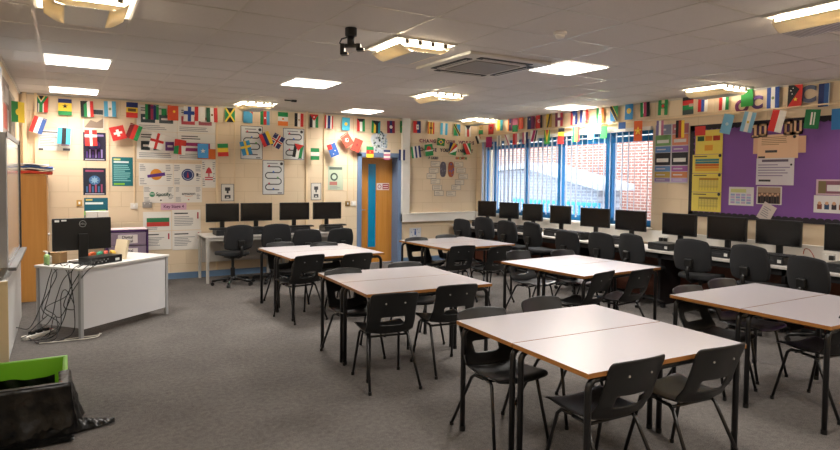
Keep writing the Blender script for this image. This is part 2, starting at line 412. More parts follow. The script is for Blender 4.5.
# ------------------------------------------------------------------ ceiling lights
LED_W = 15.0
FRONT_DIM = 0.5
def led(i, j, where):
    t = thing('led_panel', 'flat square white LED ceiling panel ' + where, 'ceiling light', (i * 0.6 + 0.3, j * 0.6 + 0.3, H - 0.004), 0, 'flat LED ceiling panels')
    s = MB(); a, c = 0.288, 0.275
    for q in ((-a, -a, a, -c), (-a, c, a, a), (-a, -c, -c, c), (c, -c, a, c)): s.box(q[0], q[1], -0.008, q[2], q[3], 0.0, M_white)
    s.build('frame', t)
    s = MB(); s.box(-c, -c, -0.005, c, c, -0.001, M_led); s.build('diffuser', t)
    la = bpy.data.lights.new('led_light', 'AREA'); la.size = 0.54; la.energy = LED_W * (FRONT_DIM if j <= -8 else {(0, 4): 0.5, (0, 0): 0.8, (7, 4): 0.7, (7, -4): 1.3, (11, 0): 1.4}.get((i, j), 1.0)); la.color = (1.0, 0.95, 0.885); la.spread = rad(135)
    lo_ = bpy.data.objects.new('led_light', la); COL.objects.link(lo_); lo_.parent = t; lo_.location = (0, 0, -0.012)
led(0, 0, 'above the teacher desk, farther from the back wall')
led(0, 4, 'against the back wall above the South African flag')
led(4, 0, 'over the table pair before the back desks')
led(7, 4, 'over the flags just before the oak door')
led(7, -4, 'beside the ceiling air conditioning cassette')
led(11, 0, 'nearest the window wall')

def troffer(i, j, where):
    t = thing('fluorescent_light', 'dropped basket fluorescent ceiling light with cream wings ' + where, 'ceiling light', (i * 0.6 + 0.3, j * 0.6 + 0.3, H - 0.004), 0, 'dropped basket fluorescent lights')
    a, c = 0.288, 0.27
    s = MB()
    for q in ((-a, -a, a, -c), (-a, c, a, a), (-a, -c, -c, c), (c, -c, a, c)): s.box(q[0], q[1], -0.010, q[2], q[3], 0.0, M_white)
    s.build('frame', t)
    MB().box(-c, -c, -0.004, c, c, -0.001, mat('white_reflector', '#f4efe2', 0.5)).build('reflector', t)
    for x in (-0.18, -0.06, 0.06, 0.18):
        MB().tube([(x, -0.26, -0.022), (x, 0.26, -0.022)], 0.013, M_tube, 8).build('tube_lamp', t, smooth=True)
    prof = []
    for k in range(9):
        u = k / 8; prof.append((-0.235 + 0.115 * u, -0.045 - 0.05 * math.sin(u * PI / 2)))
    for sg in (1, -1):
        s = MB(); s.grid(lambda u, v, sg=sg: (sg * (-0.235 + 0.115 * u), -0.255 + 0.51 * v, -0.04 - 0.055 * math.sin(u * PI / 2)), 8, 1, M_wing); o = s.build('wing', t, smooth=True)
        m = o.modifiers.new('thick', 'SOLIDIFY'); m.thickness = 0.003
    for x in (-0.18, -0.06, 0.06, 0.18):
        for sy in (-1, 1): MB().box(x - 0.016, sy * 0.262 - 0.006, -0.042, x + 0.016, sy * 0.262 + 0.006, -0.004, mat('lamp_holder', '#6a6052', 0.5)).build('lamp_holder', t)
    for sy in (-0.25, 0.25):
        MB().prism([(-0.12, -0.092), (0.12, -0.092), (0.19, -0.075), (0.20, -0.058), (-0.20, -0.058), (-0.19, -0.075)], sy - 0.003, sy + 0.003, M_wing).build('end_plate', t)
    s = MB(); s.box(-0.12, -0.255, -0.098, 0.12, 0.255, -0.094, M_perf); s.build('perforated_louvre', t)
    for sy in (-0.255, 0.255):
        s = MB(); s.tube([(-0.235, sy, -0.04)] + [(-0.235 + 0.115 * k / 6, sy, -0.04 - 0.055 * math.sin(k / 6 * PI / 2)) for k in range(7)] + [(0.235 - 0.115 * k / 6, sy, -0.04 - 0.055 * math.sin(k / 6 * PI / 2)) for k in range(6, -1, -1)], 0.006, mat('lamp_edge', '#5a5346', 0.5), 6); s.build('end_rib', t)
troffer(0, -4, 'at the top above the left board')
troffer(4, -4, 'between the ceiling bracket and the air conditioner')
troffer(7, 0, 'in the middle beyond the air conditioner')
troffer(11, 4, 'in the window corner')
troffer(4, 4, 'above the flags over the computer desks')
troffer(11, -4, 'above the purple noticeboard wall')
troffer(7, -8, 'at the upper right edge of the view')
for i, j in ((0, -8), (4, -8), (11, -8), (0, -12), (4, -12), (7, -12), (11, -12)): led(i, j, 'over the front of the room outside the view')

# air conditioning cassette
t = thing('air_conditioner', 'square white four way ceiling air conditioning cassette with dark slots', 'air conditioner', (3.68, -1.78, H), rad(0))
a = 0.47; s = MB(); M_ac = mat('ac_white', '#c9c3ba', 0.45)
s.prism([(-a, -0.03), (a, -0.03), (a, -0.001), (-a, -0.001)], -a, a, M_ac); s.build('fascia', t, bevel=0.008)
s = MB(); s.box(-0.26, -0.26, -0.04, 0.26, 0.26, -0.0305, mat('ac_grille', '#8b8580', 0.6)); o = s.build('intake_grille', t, bevel=0.004)
for k in range(4):
    s = MB(); s.box(-0.30, -0.40, -0.036, 0.30, -0.325, -0.0305, mat('ac_slot', '#1b1b1c', 0.6)); s.build('air_slot', t, rot=(0, 0, k * PI / 2))
    s = MB(); s.box(-0.25, -0.36, -0.04, 0.25, -0.35, -0.034, M_ac); s.build('louvre_blade', t, rot=(0, 0, k * PI / 2))
# detectors
t = thing('smoke_detector', 'small round white smoke detector on the ceiling tiles', 'smoke detector', (3.4, -3.15, H))
MB().lathe([(0.05, -0.001), (0.05, -0.018), (0.04, -0.022)], M_white).build('base', t, smooth=True)
MB().lathe([(0.036, -0.022), (0.036, -0.034), (0.026, -0.05), (0.0, -0.052)], M_white).build('sensor_head', t, smooth=True)
t = thing('ceiling_hook', 'small dark hook on the ceiling beyond the middle LED panel', 'hook', (3.06, 1.95, H))
MB().box(-0.035, -0.02, -0.03, 0.035, 0.02, -0.001, M_black).build('plate', t); MB().tube([(-0.14, 0, -0.012), (-0.03, 0, -0.015)], 0.008, M_black).build('rod', t)
# black ceiling bracket
t = thing('projector_bracket', 'black empty projector bracket hanging from the ceiling tiles', 'bracket', (2.02, -2.40, H), rad(-35))
MB().lathe([(0.045, -0.001), (0.045, -0.06), (0.03, -0.065)], M_black, 16).build('ceiling_plate', t, smooth=False)
MB().lathe([(0.028, -0.06), (0.028, -0.13)], M_black, 12).build('drop_tube', t, smooth=True)
s = MB(); s.tube([(-0.03, 0, -0.07), (-0.07, 0, -0.08), (-0.085, 0, -0.11), (-0.06, 0, -0.13)], 0.006, M_black, 6); s.build('cable_loop', t, smooth=True)
for sx in (-1, 1):
    s = MB(); s.box(min(0, sx * 0.075), -0.02, -0.145, max(0, sx * 0.075), 0.02, -0.12, M_black); s.box(sx * 0.06 - 0.015, -0.03, -0.20 if sx < 0 else -0.17, sx * 0.06 + 0.015, 0.03, -0.12, M_black)
    s.box(sx * 0.06 - 0.015, -0.03, -0.20 if sx < 0 else -0.17, sx * 0.06 + 0.04, 0.03, (-0.20 if sx < 0 else -0.17) + 0.018, M_black); s.build('arm', t)

# ------------------------------------------------------------------ tables
TW, TD, TZ = 1.17, 0.583, 0.70
def make_table():
    t = thing('classroom_table', 'x', 'table', group='classroom tables')
    s = MB(); x, y, z0, z1 = TW / 2 - 0.002, TD / 2 - 0.002, TZ - 0.024, TZ
    s.face([(-x, -y, z1), (x, -y, z1), (x, y, z1), (-x, y, z1)], M_lam); s.face([(-x, y, z0), (x, y, z0), (x, -y, z0), (-x, -y, z0)], M_lam)
    c = [(-x, -y), (x, -y), (x, y), (-x, y)]
    for k in range(4):
        p, q = c[k], c[(k + 1) % 4]
        s.face([(p[0], p[1], z0), (q[0], q[1], z0), (q[0], q[1], z1), (p[0], p[1], z1)], M_lip)
    s.build('tabletop', t)
    lx, ly, r = TW / 2 - 0.035, TD / 2 - 0.035, 0.017
    for sx in (-1, 1):
        for sy in (-1, 1):
            arc = [(sx * lx, sy * ly, 0.012)] + [(sx * (lx - 0.05 + 0.05 * math.cos(k / 5 * PI / 2)), sy * ly, TZ - 0.094 + 0.05 * math.sin(k / 5 * PI / 2)) for k in range(6)] + [(sx * (lx - 0.10), sy * ly, TZ - 0.044)]
            l = MB().tube(arc, r, M_legb, 12).build('leg', t, smooth=True)
            MB().lathe([(0.019, 0), (0.019, 0.03)], M_black, 12, (sx * lx, sy * ly)).build('foot_cap', l)
    for sy in (-1, 1): MB().tube([(-lx + 0.10, sy * ly, TZ - 0.044), (lx - 0.10, sy * ly, TZ - 0.044)], r, M_legb, 12).build('rail', t, smooth=True)
    for sx in (-1, 1): MB().tube([(sx * (lx - 0.1), -ly, TZ - 0.044), (sx * (lx - 0.1), ly, TZ - 0.044)], r * 0.9, M_legb, 12).build('cross_rail', t, smooth=True)
    return t
TBL = make_table(); first_t = [True]
CL = {  # centre, angle, phrase
 'near': ((2.855, -4.045), -2.5, 'the nearest pair'), 'right': ((4.86, -4.09), 0.0, 'the pair before the purple noticeboard'),
 'midl': ((2.77, -1.85), -2.5, 'the pair nearest the white desk'), 'midr': ((4.88, -1.93), 3.0, 'the window side pair with bright reflections'),
 'far': ((2.87, 0.41), 2.0, 'the pair before the back wall computer desks'), 'farr': ((4.93, 0.48), 3.0, 'the pair in the corner before the brain display')}
def pos(key, x, y):
    (cx, cy), a, _ = CL[key]; a = rad(a); return cx + x * math.cos(a) - y * math.sin(a), cy + x * math.sin(a) + y * math.cos(a)
for key, ((cx, cy), a, ph) in CL.items():
    for sy, side in ((-1, 'closer half of '), (1, 'farther half of ')):
        o = TBL if first_t[0] else copy_tree(TBL); first_t[0] = False
        x, y = pos(key, 0, sy * (TD / 2 + 0.002)); o.location = (x, y, 0); o.rotation_euler = (0, 0, rad(a))
        o['label'] = 'white wood edged table, ' + side + ph

# ------------------------------------------------------------------ plastic chairs
def sm(x): x = max(0, min(1, x)); return x * x * (3 - 2 * x)
def make_chair():
    t = thing('plastic_chair', 'x', 'chair', group='black plastic classroom chairs')
    def seat(u, v):            # u across, v front to back
        x = (u - 0.5) * 2; w = 0.205 - 0.02 * v
        y = 0.255 - 0.36 * v
        z = 0.43 - 0.022 * math.sin(v * PI * 0.9) - 0.012 * (v) + 0.022 * x * x
        if v < 0.15: z -= 0.03 * (1 - v / 0.15) ** 2
        if v < 0.1: w -= 0.02 * (1 - v / 0.1)
        return (x * w, y, z)
    o = MB().grid(seat, 10, 10, M_chair).build('seat', t, smooth=True)
    def back(u, v):            # v up
        x = (u - 0.5) * 2
        w = 0.197 - 0.010 * math.sin(v * PI)
        if v > 0.92: w -= 0.02 * (v - 0.92) / 0.08
        y = -0.105 - 0.03 * sm(v * 4) - 0.13 * v + 0.045 * x * x * (0.4 + 0.6 * v)
        z = 0.408 + 0.022 * x * x * (1 - v) + 0.345 * (v ** 0.9) - 0.012 * x * x * v
        return (x * w, y, z)
    o2 = MB().grid(back, 12, 16, M_chair, skip=lambda i, j: 3 <= i <= 8 and 3 <= j <= 5).build('backrest', t, smooth=True)
    for q in (o, o2):
        m = q.modifiers.new('thick', 'SOLIDIFY'); m.thickness = 0.012; m.offset = 0
        m = q.modifiers.new('smooth', 'SUBSURF'); m.levels = 1; m.render_levels = 1
    for sx in (-1, 1):
        s = MB(); p = [(sx * 0.155, 0.06, 0.395), (sx * 0.160, 0.14, 0.393), (sx * 0.165, 0.165, 0.37), (sx * 0.195, 0.25, 0.012)]
        l = s.tube(p, 0.0105, M_legb, 10).build('leg', t, smooth=True); MB().lathe([(0.0135, 0), (0.0135, 0.025)], M_black, 10, (sx * 0.195, 0.25)).build('foot_cap', l)
        s = MB(); p = [(sx * 0.155, 0.06, 0.388), (sx * 0.160, -0.03, 0.386), (sx * 0.165, -0.06, 0.365), (sx * 0.20, -0.245, 0.012)]
        l = s.tube(p, 0.0105, M_legb, 10).build('leg', t, smooth=True); MB().lathe([(0.0135, 0), (0.0135, 0.025)], M_black, 10, (sx * 0.20, -0.245)).build('foot_cap', l)
    s = MB(); s.tube([(-0.157, 0.11, 0.385), (0.157, 0.11, 0.385)], 0.009, M_legb, 8); s.tube([(-0.157, -0.04, 0.378), (0.157, -0.04, 0.378)], 0.009, M_legb, 8); s.build('seat_frame', t, smooth=True)
    for sx in (-1, 1):
        v = 0.72; p = Vector(back(0.5 + sx * 0.2, v))
        MB().tube([p + Vector((0, 0.0, 0)), p + Vector((0, -0.011, 0.001))], 0.0065, mat('rivet_zinc', '#9a9a98', 0.4, 0.5), 8).build('rivet', t)
    return t
CH = make_chair(); first_c = [True]
def chair(x, y, rz, label):
    o = CH if first_c[0] else copy_tree(CH); first_c[0] = False
    o.location = (x, y, 0); o.rotation_euler = (0, 0, rad(rz)); o['label'] = label
BK = 0.262
def front(x, y, rz, label): chair(x - math.sin(rad(rz)) * BK, y + math.cos(rad(rz)) * BK, rz, label)      # (x, y): top of the back
P_ = 'black plastic chair '
front(2.55, -4.68, -2, P_ + 'backed to us at the nearest tables, between their front legs')
front(3.12, -4.74, -4, P_ + 'backed to us at the nearest tables, beside their outer leg')
front(2.52, -3.36, 176, P_ + 'facing us under the nearest tables, orange mark on its seat front')
front(3.11, -3.27, 181, P_ + 'facing us behind the nearest tables, only its backrest top showing')
front(2.28, -2.68, -9, P_ + 'with back to us at the middle pair, one nearer the teacher desk')
front(2.90, -2.60, -6, P_ + 'with back to us at the middle pair, one nearer the window')
front(2.39, -1.37, 181, P_ + 'facing us across the middle pair, beside its outer leg')
front(3.13, -1.22, 178, P_ + 'facing us behind the middle pair, backrest top just showing')
front(2.50, -0.32, 10, P_ + 'with back to us at the pair by the back desks, outer one')
front(3.03, -0.42, 4, P_ + 'with back to us at the pair by the back desks, inner one')
front(2.57, 1.10, 184, P_ + 'facing us across the pair by the back desks, outer one')
front(3.08, 0.85, 178, P_ + 'facing us across the pair by the back desks, inner one')
front(4.53, -2.66, 12, P_ + 'with back to us at the window side pair, turned towards its neighbour')
front(4.98, -2.72, 6, P_ + 'with back to us at the window side pair, nearest the worktop')
front(4.80, -0.98, 182, P_ + 'facing us across the window side pair, at its outer corner')
front(5.33, -1.17, 179, P_ + 'facing us across the window side pair, next to the worktop')
front(4.55, -0.29, -3, P_ + 'with back to us at the corner pair, nearer the oak door')
front(4.98, -0.53, 3, P_ + 'with back to us at the corner pair, nearer the window')
front(4.50, 0.90, 180, P_ + 'facing us at the corner pair, in front of the oak door')
front(5.12, 1.08, 180, P_ + 'facing us at the corner pair, under the brain display')
front(4.76, -4.66, -9, P_ + 'cut by the picture edge, pushed under the noticeboard pair')
front(4.50, -3.46, 180, P_ + 'facing us across the noticeboard pair, at its outer corner')
front(5.08, -3.38, 178, P_ + 'facing us across the noticeboard pair, nearest the worktop')

# ------------------------------------------------------------------ operator chairs
def cushion(name, fn, parent, m, thick):
    o = MB().grid(fn, 8, 8, m).build(name, parent, smooth=True)
    q = o.modifiers.new('thick', 'SOLIDIFY'); q.thickness = thick; q.offset = 0
    q = o.modifiers.new('round', 'SUBSURF'); q.levels = 2; q.render_levels = 2
    return o
def disc_map(u, v, w, h, p=0.62):
    x, y = (u - 0.5) * 2, (v - 0.5) * 2
    k = 1 - 0.15 * (abs(x * y) ** 1.7)
    return x * k * w, y * k * h
def make_op():
    t = thing('swivel_chair', 'x', 'chair', group='charcoal swivel operator chairs')
    def seat(u, v):
        x, y = disc_map(u, v, 0.225, 0.215); return (x, y + 0.02, 0.475 + 0.015 * (2 * x / 0.45) ** 2 - (0.03 if v > 0.95 else 0))
    cushion('seat', seat, t, M_fab, 0.06)
    def back(u, v):
        x, z = disc_map(u, v, 0.24 * (1.0 - 0.10 * v), 0.195); return (x, -0.215 - 0.03 * v + 0.05 * (x / 0.2) ** 2 - 0.02 * math.sin(v * PI), 0.735 + z)
    cushion('backrest', back, t, M_fab, 0.05)
    MB().box(-0.05, -0.30, 0.60, 0.05, -0.255, 0.70, M_black).build('back_bracket', t, bevel=0.012)
    s = MB(); s.tube([(0, -0.268, 0.64), (0, -0.30, 0.57), (0, -0.28, 0.47), (0, -0.2, 0.435), (0, 0, 0.43)], 0.022, M_black, 8); s.build('back_bar', t, smooth=True)
    s = MB(); s.box(-0.09, -0.1, 0.41, 0.09, 0.1, 0.44, M_black); s.tube([(0.09, 0, 0.425), (0.22, 0.02, 0.42)], 0.007, M_black, 6); s.build('mechanism', t)
    MB().lathe([(0.032, 0.10), (0.032, 0.26), (0.02, 0.26), (0.02, 0.42)], M_black, 14).build('gas_column', t, smooth=False)
    s = MB()
    for k in range(5):
        a = 2 * PI * k / 5 + 0.3; M = Matrix.Rotation(a, 4, 'Z')
        s.tube([M @ Vector((0.02, 0, 0.10)), M @ Vector((0.15, 0, 0.092)), M @ Vector((0.29, 0, 0.07))], 0.02, M_black, 8)
    s.lathe([(0.045, 0.07), (0.045, 0.125)], M_black, 14); s.build('star_base', t, smooth=True)
    for k in range(5):
        a = 2 * PI * k / 5 + 0.3; c, n_ = math.cos(a), math.sin(a)
        px, py = 0.285 * c, 0.285 * n_
        MB().tube([(px - n_ * 0.022, py + c * 0.022, 0.027), (px + n_ * 0.022, py - c * 0.022, 0.027)], 0.026, M_black, 12).build('caster', t)
    return t
OP = make_op(); first_o = [True]
def op(x, y, rz, label, dz=0.0):
    o = OP if first_o[0] else copy_tree(OP); first_o[0] = False
    o.location = (x, y, 0); o.rotation_euler = (0, 0, rad(rz)); o['label'] = label; o.scale = (1, 1, 1 + dz)
S_ = 'charcoal swivel chair '
op(2.30, 2.44, 12, S_ + 'with full base showing at the first back wall monitor', -0.03)
op(2.90, 2.46, 0, S_ + 'at the second back wall monitor from the posters', -0.03)
op(3.38, 2.40, -6, S_ + 'pushed low under the third back wall monitor', -0.13)
op(3.89, 2.40, 5, S_ + 'pushed low under the back wall monitor nearest the door', -0.13)
ordw = ['in the corner below the whiteboard trunking', 'at the corner end worktop monitor', 'at the second worktop monitor from the corner', 'at the third worktop monitor from the corner', 'at the fourth worktop monitor, brown panel beside it',
        'before the first wide monitor under the window', 'before the last monitor under the window', 'below the multicoloured subject poster', 'below the two photos on the purple board', 'by the last purple board monitor, half behind the table']
for k, (y, a, dz) in enumerate(((2.50, 8, -0.06), (1.84, 10, 0.02), (1.20, 6, 0.0), (0.55, -4, 0.02), (-0.18, 4, -0.06), (-0.83, 0, -0.03), (-1.36, -8, 0.0), (-2.18, 6, 0.01), (-2.89, -4, 0.01), (-3.50, -12, -0.05))):
    op(6.60, y, -90 + a, S_ + ordw[k], dz)

# ------------------------------------------------------------------ window side worktop
t = thing('worktop', 'long pale worktop running under the window and purple board', 'worktop')
WX = 6.70
MB().box(WX, -5.6, 0.672, XR - 0.075, YB - 0.08, 0.70, M_wtop).build('worktop_surface', t, bevel=0.003)
MB().box(WX + 0.04, -5.6, 0.60, WX + 0.06, YB - 0.08, 0.672, M_dark).build('apron_rail', t)
for y in (3.1, 1.55, 0.0, -1.5, -3.05, -4.5): MB().box(WX + 0.04, y - 0.02, 0, XR - 0.08, y + 0.02, 0.672, M_dark).build('support_panel', t)
for y0, y1 in ((1.57, 3.08), (0.02, 1.53), (-1.48, -0.02), (-3.03, -1.52), (-4.48, -3.07)):
    MB().box(XR - 0.20, y0, 0.0, XR - 0.17, y1, 0.60, M_brown).build('back_panel', t)

# ------------------------------------------------------------------ computers
def make_monitor(w, h, name='monitor'):
    t = thing(name, 'x', 'monitor', group='desktop monitors')
    zc = 0.19 + h / 2
    MB().box(-w / 2, -0.018, 0.19, w / 2, 0.014, 0.19 + h, M_black).build('casing', t, bevel=0.005)
    MB().box(-w / 2 + 0.014, -0.0195, 0.19 + 0.016, w / 2 - 0.014, -0.0175, 0.19 + h - 0.014, M_screen).build('display', t)
    MB().box(-0.035, 0.014, 0.02, 0.035, 0.045, 0.19 + h * 0.6, M_black).build('neck', t, bevel=0.006)
    MB().lathe([(0.10, 0.0), (0.10, 0.01), (0.04, 0.022)], M_black, 24).build('foot', t)
    return t
M22 = make_monitor(0.50, 0.285); M17 = make_monitor(0.37, 0.29); used = set()
def monitor(proto, x, y, z, rz, label):
    o = proto if id(proto) not in used else copy_tree(proto); used.add(id(proto))
    o.location = (x, y, z); o.rotation_euler = (0, 0, rz); o['label'] = label
K_ = 'black wide monitor '
monitor(M22, 2.28, 3.0, 0.70, 0.02, K_ + 'on the back desk, the one beside the posters')
monitor(M22, 2.81, 3.02, 0.70, 0, K_ + 'second from the posters on the back desks')
monitor(M22, 3.43, 3.0, 0.70, 0, K_ + 'third from the posters on the back desks')
monitor(M22, 4.00, 3.0, 0.70, -0.02, K_ + 'on the back desks, the one nearest the door')
sq = ['black squarish monitor in the far corner of the window worktop', 'black squarish monitor second from the far corner on worktop', 'black squarish monitor third from the far corner on worktop', 'black squarish monitor beside the first wide one under window']
for k, (y, a) in enumerate(((2.55, 27), (1.90, 29), (1.27, 23), (0.60, 17))): monitor(M17, 7.02, y, 0.70, -PI / 2 + rad(a), sq[k])
wd = ['at the window mullion, first wide one from the corner', 'at the end of the window beside the poster wall', 'below the multicoloured subject poster', 'below the yellow sheets on the purple board', 'below the tilted card on the purple board', 'cut off by the right picture edge on worktop']
for k, (y, a) in enumerate(((-0.13, 10), (-0.79, 4), (-1.57, 0), (-2.22, 0), (-2.83, 0), (-3.56, 2))): monitor(M22, 7.02, y, 0.70, -PI / 2 + rad(a), K_ + wd[k])

def make_pc():
    t = thing('desktop_computer', 'x', 'computer', group='flat desktop computers')
    MB().box(-0.16, -0.16, 0.004, 0.16, 0.12, 0.09, M_black).build('case', t, bevel=0.005)
    s = MB(); s.box(-0.155, -0.163, 0.012, 0.155, -0.1605, 0.083, mat('pc_front', '#242528', 0.5)); s.build('front_panel', t)
    MB().box(-0.05, -0.166, 0.045, 0.06, -0.163, 0.055, mat('pc_slot', '#3d3f44', 0.4)).build('drive_slot', t)
    MB().box(0.10, -0.166, 0.025, 0.14, -0.163, 0.06, paint('#d8d8d4')).build('asset_sticker', t)
    return t
def make_kb():
    t = thing('keyboard', 'x', 'keyboard', group='black keyboards')
    MB().box(-0.21, -0.07, 0, 0.21, 0.07, 0.018, M_black).build('tray', t, bevel=0.004)
    s = MB()
    for r in range(5):
        for c in range(14): s.box(-0.2 + c * 0.0288, -0.058 + r * 0.024, 0.018, -0.2 + c * 0.0288 + 0.024, -0.058 + r * 0.024 + 0.019, 0.024, mat('key_grey', '#2c2d30', 0.5))
    s.build('keys', t)
    return t
def make_phones():
    t = thing('headphones', 'x', 'headphones', group='black headphones')
    s = MB(); s.tube([(0.085 * math.cos(a), 0, 0.075 + 0.085 * math.sin(a) * 0.35) for a in [PI * k / 10 for k in range(11)]], 0.008, M_black, 6); s.build('headband', t, smooth=True)
    for sx in (-1, 1): MB().tube([(sx * 0.065, 0, 0.04), (sx * 0.10, 0, 0.04)], 0.038, M_black, 14).build('ear_cup', t)
    return t
PC, KB, HP = make_pc(), make_kb(), make_phones(); usedk = set()
def put(proto, x, y, z, rz, label):
    o = proto if id(proto) not in usedk else copy_tree(proto); usedk.add(id(proto))
    o.location = (x, y, z); o.rotation_euler = (0, 0, rz); o['label'] = label
stn = ['nearest the posters', 'second from the posters', 'third from the posters', 'nearest the door']
for k, x in enumerate((2.28, 2.81, 3.43, 4.0)):
    put(PC, x, 2.84, 0.70, 0, 'black desktop computer under the back wall monitor ' + stn[k])
    put(KB, x + (0.02 if k > 1 else -0.03), 2.77, 0.793, 0.03 * (k - 1), 'black keyboard laid on the back desk computer ' + stn[k])
rst = ['far corner monitor', 'second squarish monitor', 'third squarish monitor', 'fourth squarish monitor', 'first wide window monitor', 'monitor at the window end', 'monitor below the multicoloured poster', 'monitor below the yellow sheets', 'monitor below the tilted card', 'monitor cut by the picture edge']
for k, y in enumerate((2.55, 1.90, 1.27, 0.60, -0.13, -0.79, -1.57, -2.22, -2.83, -3.56)):
    off = (0.02, 0.0, -0.02, 0.0, 0.25, 0.03, 0.16, 0.0, 0.0, 0.0)[k]
    put(PC, 6.94, y + off - 0.03, 0.70, -PI / 2, 'black desktop computer before the ' + rst[k])
    if k not in (6, 9): put(KB, 6.86, y + off - 0.05, 0.793, -PI / 2 + 0.05 * (k % 3 - 1), 'black keyboard laid on the computer at the ' + rst[k])
for y, lb in ((-2.43, 'beside the computer below the yellow sheets'), (-3.07, 'beside the computer below the tilted card'), (0.31, 'between squarish and wide window monitors')):
    put(HP, 6.86, y, 0.70, -PI / 2 + 0.4, 'black headphones lying on the worktop ' + lb)
# plugs and cables on the right wall trunking
def socket(x, y, z, rz, label, w=0.146, c=M_white, plugs=()):
    t = thing('wall_socket', label, 'socket', (x, y, z), rz, 'wall sockets')
    MB().box(-w / 2, -0.012, -0.043, w / 2, 0, 0.043, c).build('faceplate', t, bevel=0.003)
    if w > 0.1:
        for sx in (-1, 1): MB().box(sx * 0.035 - 0.006, -0.015, 0.012, sx * 0.035 + 0.006, -0.012, 0.026, paint('#f2f2ee')).build('rocker', t)
    else: MB().box(-0.012, -0.016, -0.018, 0.012, -0.012, 0.018, paint('#f2f2ee')).build('rocker', t)
    for px in plugs: MB().box(px - 0.024, -0.05, -0.035, px + 0.024, -0.012, 0.015, M_black).build('plug', t, bevel=0.006)
socket(XR - 0.071, -1.16, 0.80, RIGHT, 'double socket with two black plugs right of the window', plugs=(-0.036, 0.036))
socket(XR - 0.071, -3.24, 0.80, RIGHT, 'double socket with a black plug by the far right monitor', plugs=(0.036,))
ca = MB()
P0 = [(XR - 0.09, -2.98, 0.80), (XR - 0.14, -3.02, 0.86), (XR - 0.2, -3.10, 0.86), (XR - 0.22, -3.16, 0.78), (XR - 0.28, -3.18, 0.712)]
def curve_pts(P, n=8):
    P = [Vector(p) for p in P]; out = []
    for i in range(len(P) - 1):
        a = P[max(i - 1, 0)]; b_ = P[i]; c = P[i + 1]; d_ = P[min(i + 2, len(P) - 1)]
        for k in range(n):
            s = k / n
            out.append(0.5 * ((2 * b_) + (c - a) * s + (2 * a - 5 * b_ + 4 * c - d_) * s * s + (3 * b_ - a - 3 * c + d_) * s ** 3))
    out.append(P[-1]); return out
ca.tube(curve_pts(P0), 0.005, paint('#9a4a3a'), 6); tag(ca.build('power_cable', smooth=True), 'thin reddish cable looping up behind the last worktop monitors', 'cable')

# ------------------------------------------------------------------ back wall desks
def back_desk(x0, x1, label):
    t = thing('computer_desk', label, 'desk', ((x0 + x1) / 2, 2.975, 0), 0, 'pale computer desks on the back wall')
    w = (x1 - x0) / 2
    MB().box(-w, -0.33, 0.675, w, 0.33, 0.70, M_wtop).build('desktop', t, bevel=0.003)
    for sx in (-1, 1):
        for sy in (-1, 1): MB().box(sx * (w - 0.03) - 0.02, sy * 0.30 - 0.02, 0, sx * (w - 0.03) + 0.02, sy * 0.30 + 0.02, 0.675, mat('pale_grey_steel', '#b9b5ae', 0.4)).build('leg', t, bevel=0.003)
    MB().box(-w + 0.05, -0.31, 0.63, w - 0.05, -0.29, 0.675, mat('pale_grey_steel')).build('front_rail', t)
    MB().box(-w + 0.05, 0.24, 0.25, w - 0.05, 0.26, 0.66, mat('pale_grey_steel')).build('modesty_panel', t)
back_desk(1.96, 3.10, 'pale steel legged desk along back wall, beside the posters'); back_desk(3.105, 4.27, 'pale steel legged desk along back wall, nearer the door')

# ------------------------------------------------------------------ teacher's desk and what is on it
TA = rad(40.0)
t = thing('teacher_desk', 'white panelled silver legged desk standing diagonally in the room', 'desk', (0.295, 0.09, 0), TA)
L, D, HT = 1.17, 0.60, 0.69
M_tdp = mat('white_desk_panel', '#d9d9dc', 0.35); M_tdl = mat('silver_paint', '#a5a6a8', 0.4)
MB().box(-0.01, -0.01, HT - 0.025, L + 0.01, D, HT, mat('grey_white_desktop', '#d2d0cc', 0.4)).build('desktop', t, bevel=0.004)
for x, y in ((0, 0), (L - 0.035, 0), (0, D - 0.045), (L - 0.035, D - 0.045)): MB().box(x, y, 0, x + 0.035, y + 0.035, HT - 0.025, M_tdl).build('leg', t, bevel=0.003)
MB().box(0.036, 0.010, 0.085, L - 0.036, 0.028, HT - 0.026, M_tdp).build('modesty_panel', t)
MB().box(0.010, 0.036, 0.10, 0.026, D - 0.046, HT - 0.026, M_tdp).build('end_panel', t)
MB().box(L - 0.026, 0.036, 0.10, L - 0.010, D - 0.046, HT - 0.026, M_tdp).build('end_panel', t)
MT = Matrix.Translation((0.295, 0.09, 0)) @ Matrix.Rotation(TA, 4, 'Z')
def tdp(x, y, z=HT): return tuple(MT @ Vector((x, y, z)))
# monitor seen from behind
p = tdp(0.34, 0.36)
t = thing('monitor', 'black monitor turned away from us on the white desk', 'monitor', (p[0], p[1], HT), rad(14))
mw, mh = 0.55, 0.33
MB().box(-mw / 2, -0.03, 0.13, mw / 2, 0.005, 0.13 + mh, M_black).build('casing', t, bevel=0.008)
MB().box(-mw / 2 + 0.014, 0.004, 0.145, mw / 2 - 0.014, 0.007, 0.13 + mh - 0.014, M_screen).build('display', t)
MB().box(-0.045, -0.055, 0.02, 0.045, -0.028, 0.30, M_black).build('neck', t, bevel=0.006)
MB().box(-0.11, -0.12, 0, 0.11, 0.08, 0.014, M_black).build('foot', t, bevel=0.006)
s = MB(); s.tube([(0.032 * math.cos(2 * PI * k / 20), -0.0305, 0.40 + 0.032 * math.sin(2 * PI * k / 20)) for k in range(20)], 0.002, M_steel, 6, closed=True); lg = s.build('maker_badge', t)
text_obj('badge_lettering', 'DELL', 0.026, M_steel, lg, (0, -0.0308, 0.40))
s = MB(); s.box(-0.255, -0.0315, 0.425, -0.215, -0.0302, 0.445, paint('#e4e4e0')); s.box(-0.195, -0.0315, 0.432, -0.15, -0.0302, 0.447, paint('#e4e4e0')); s.build('stickers', t)
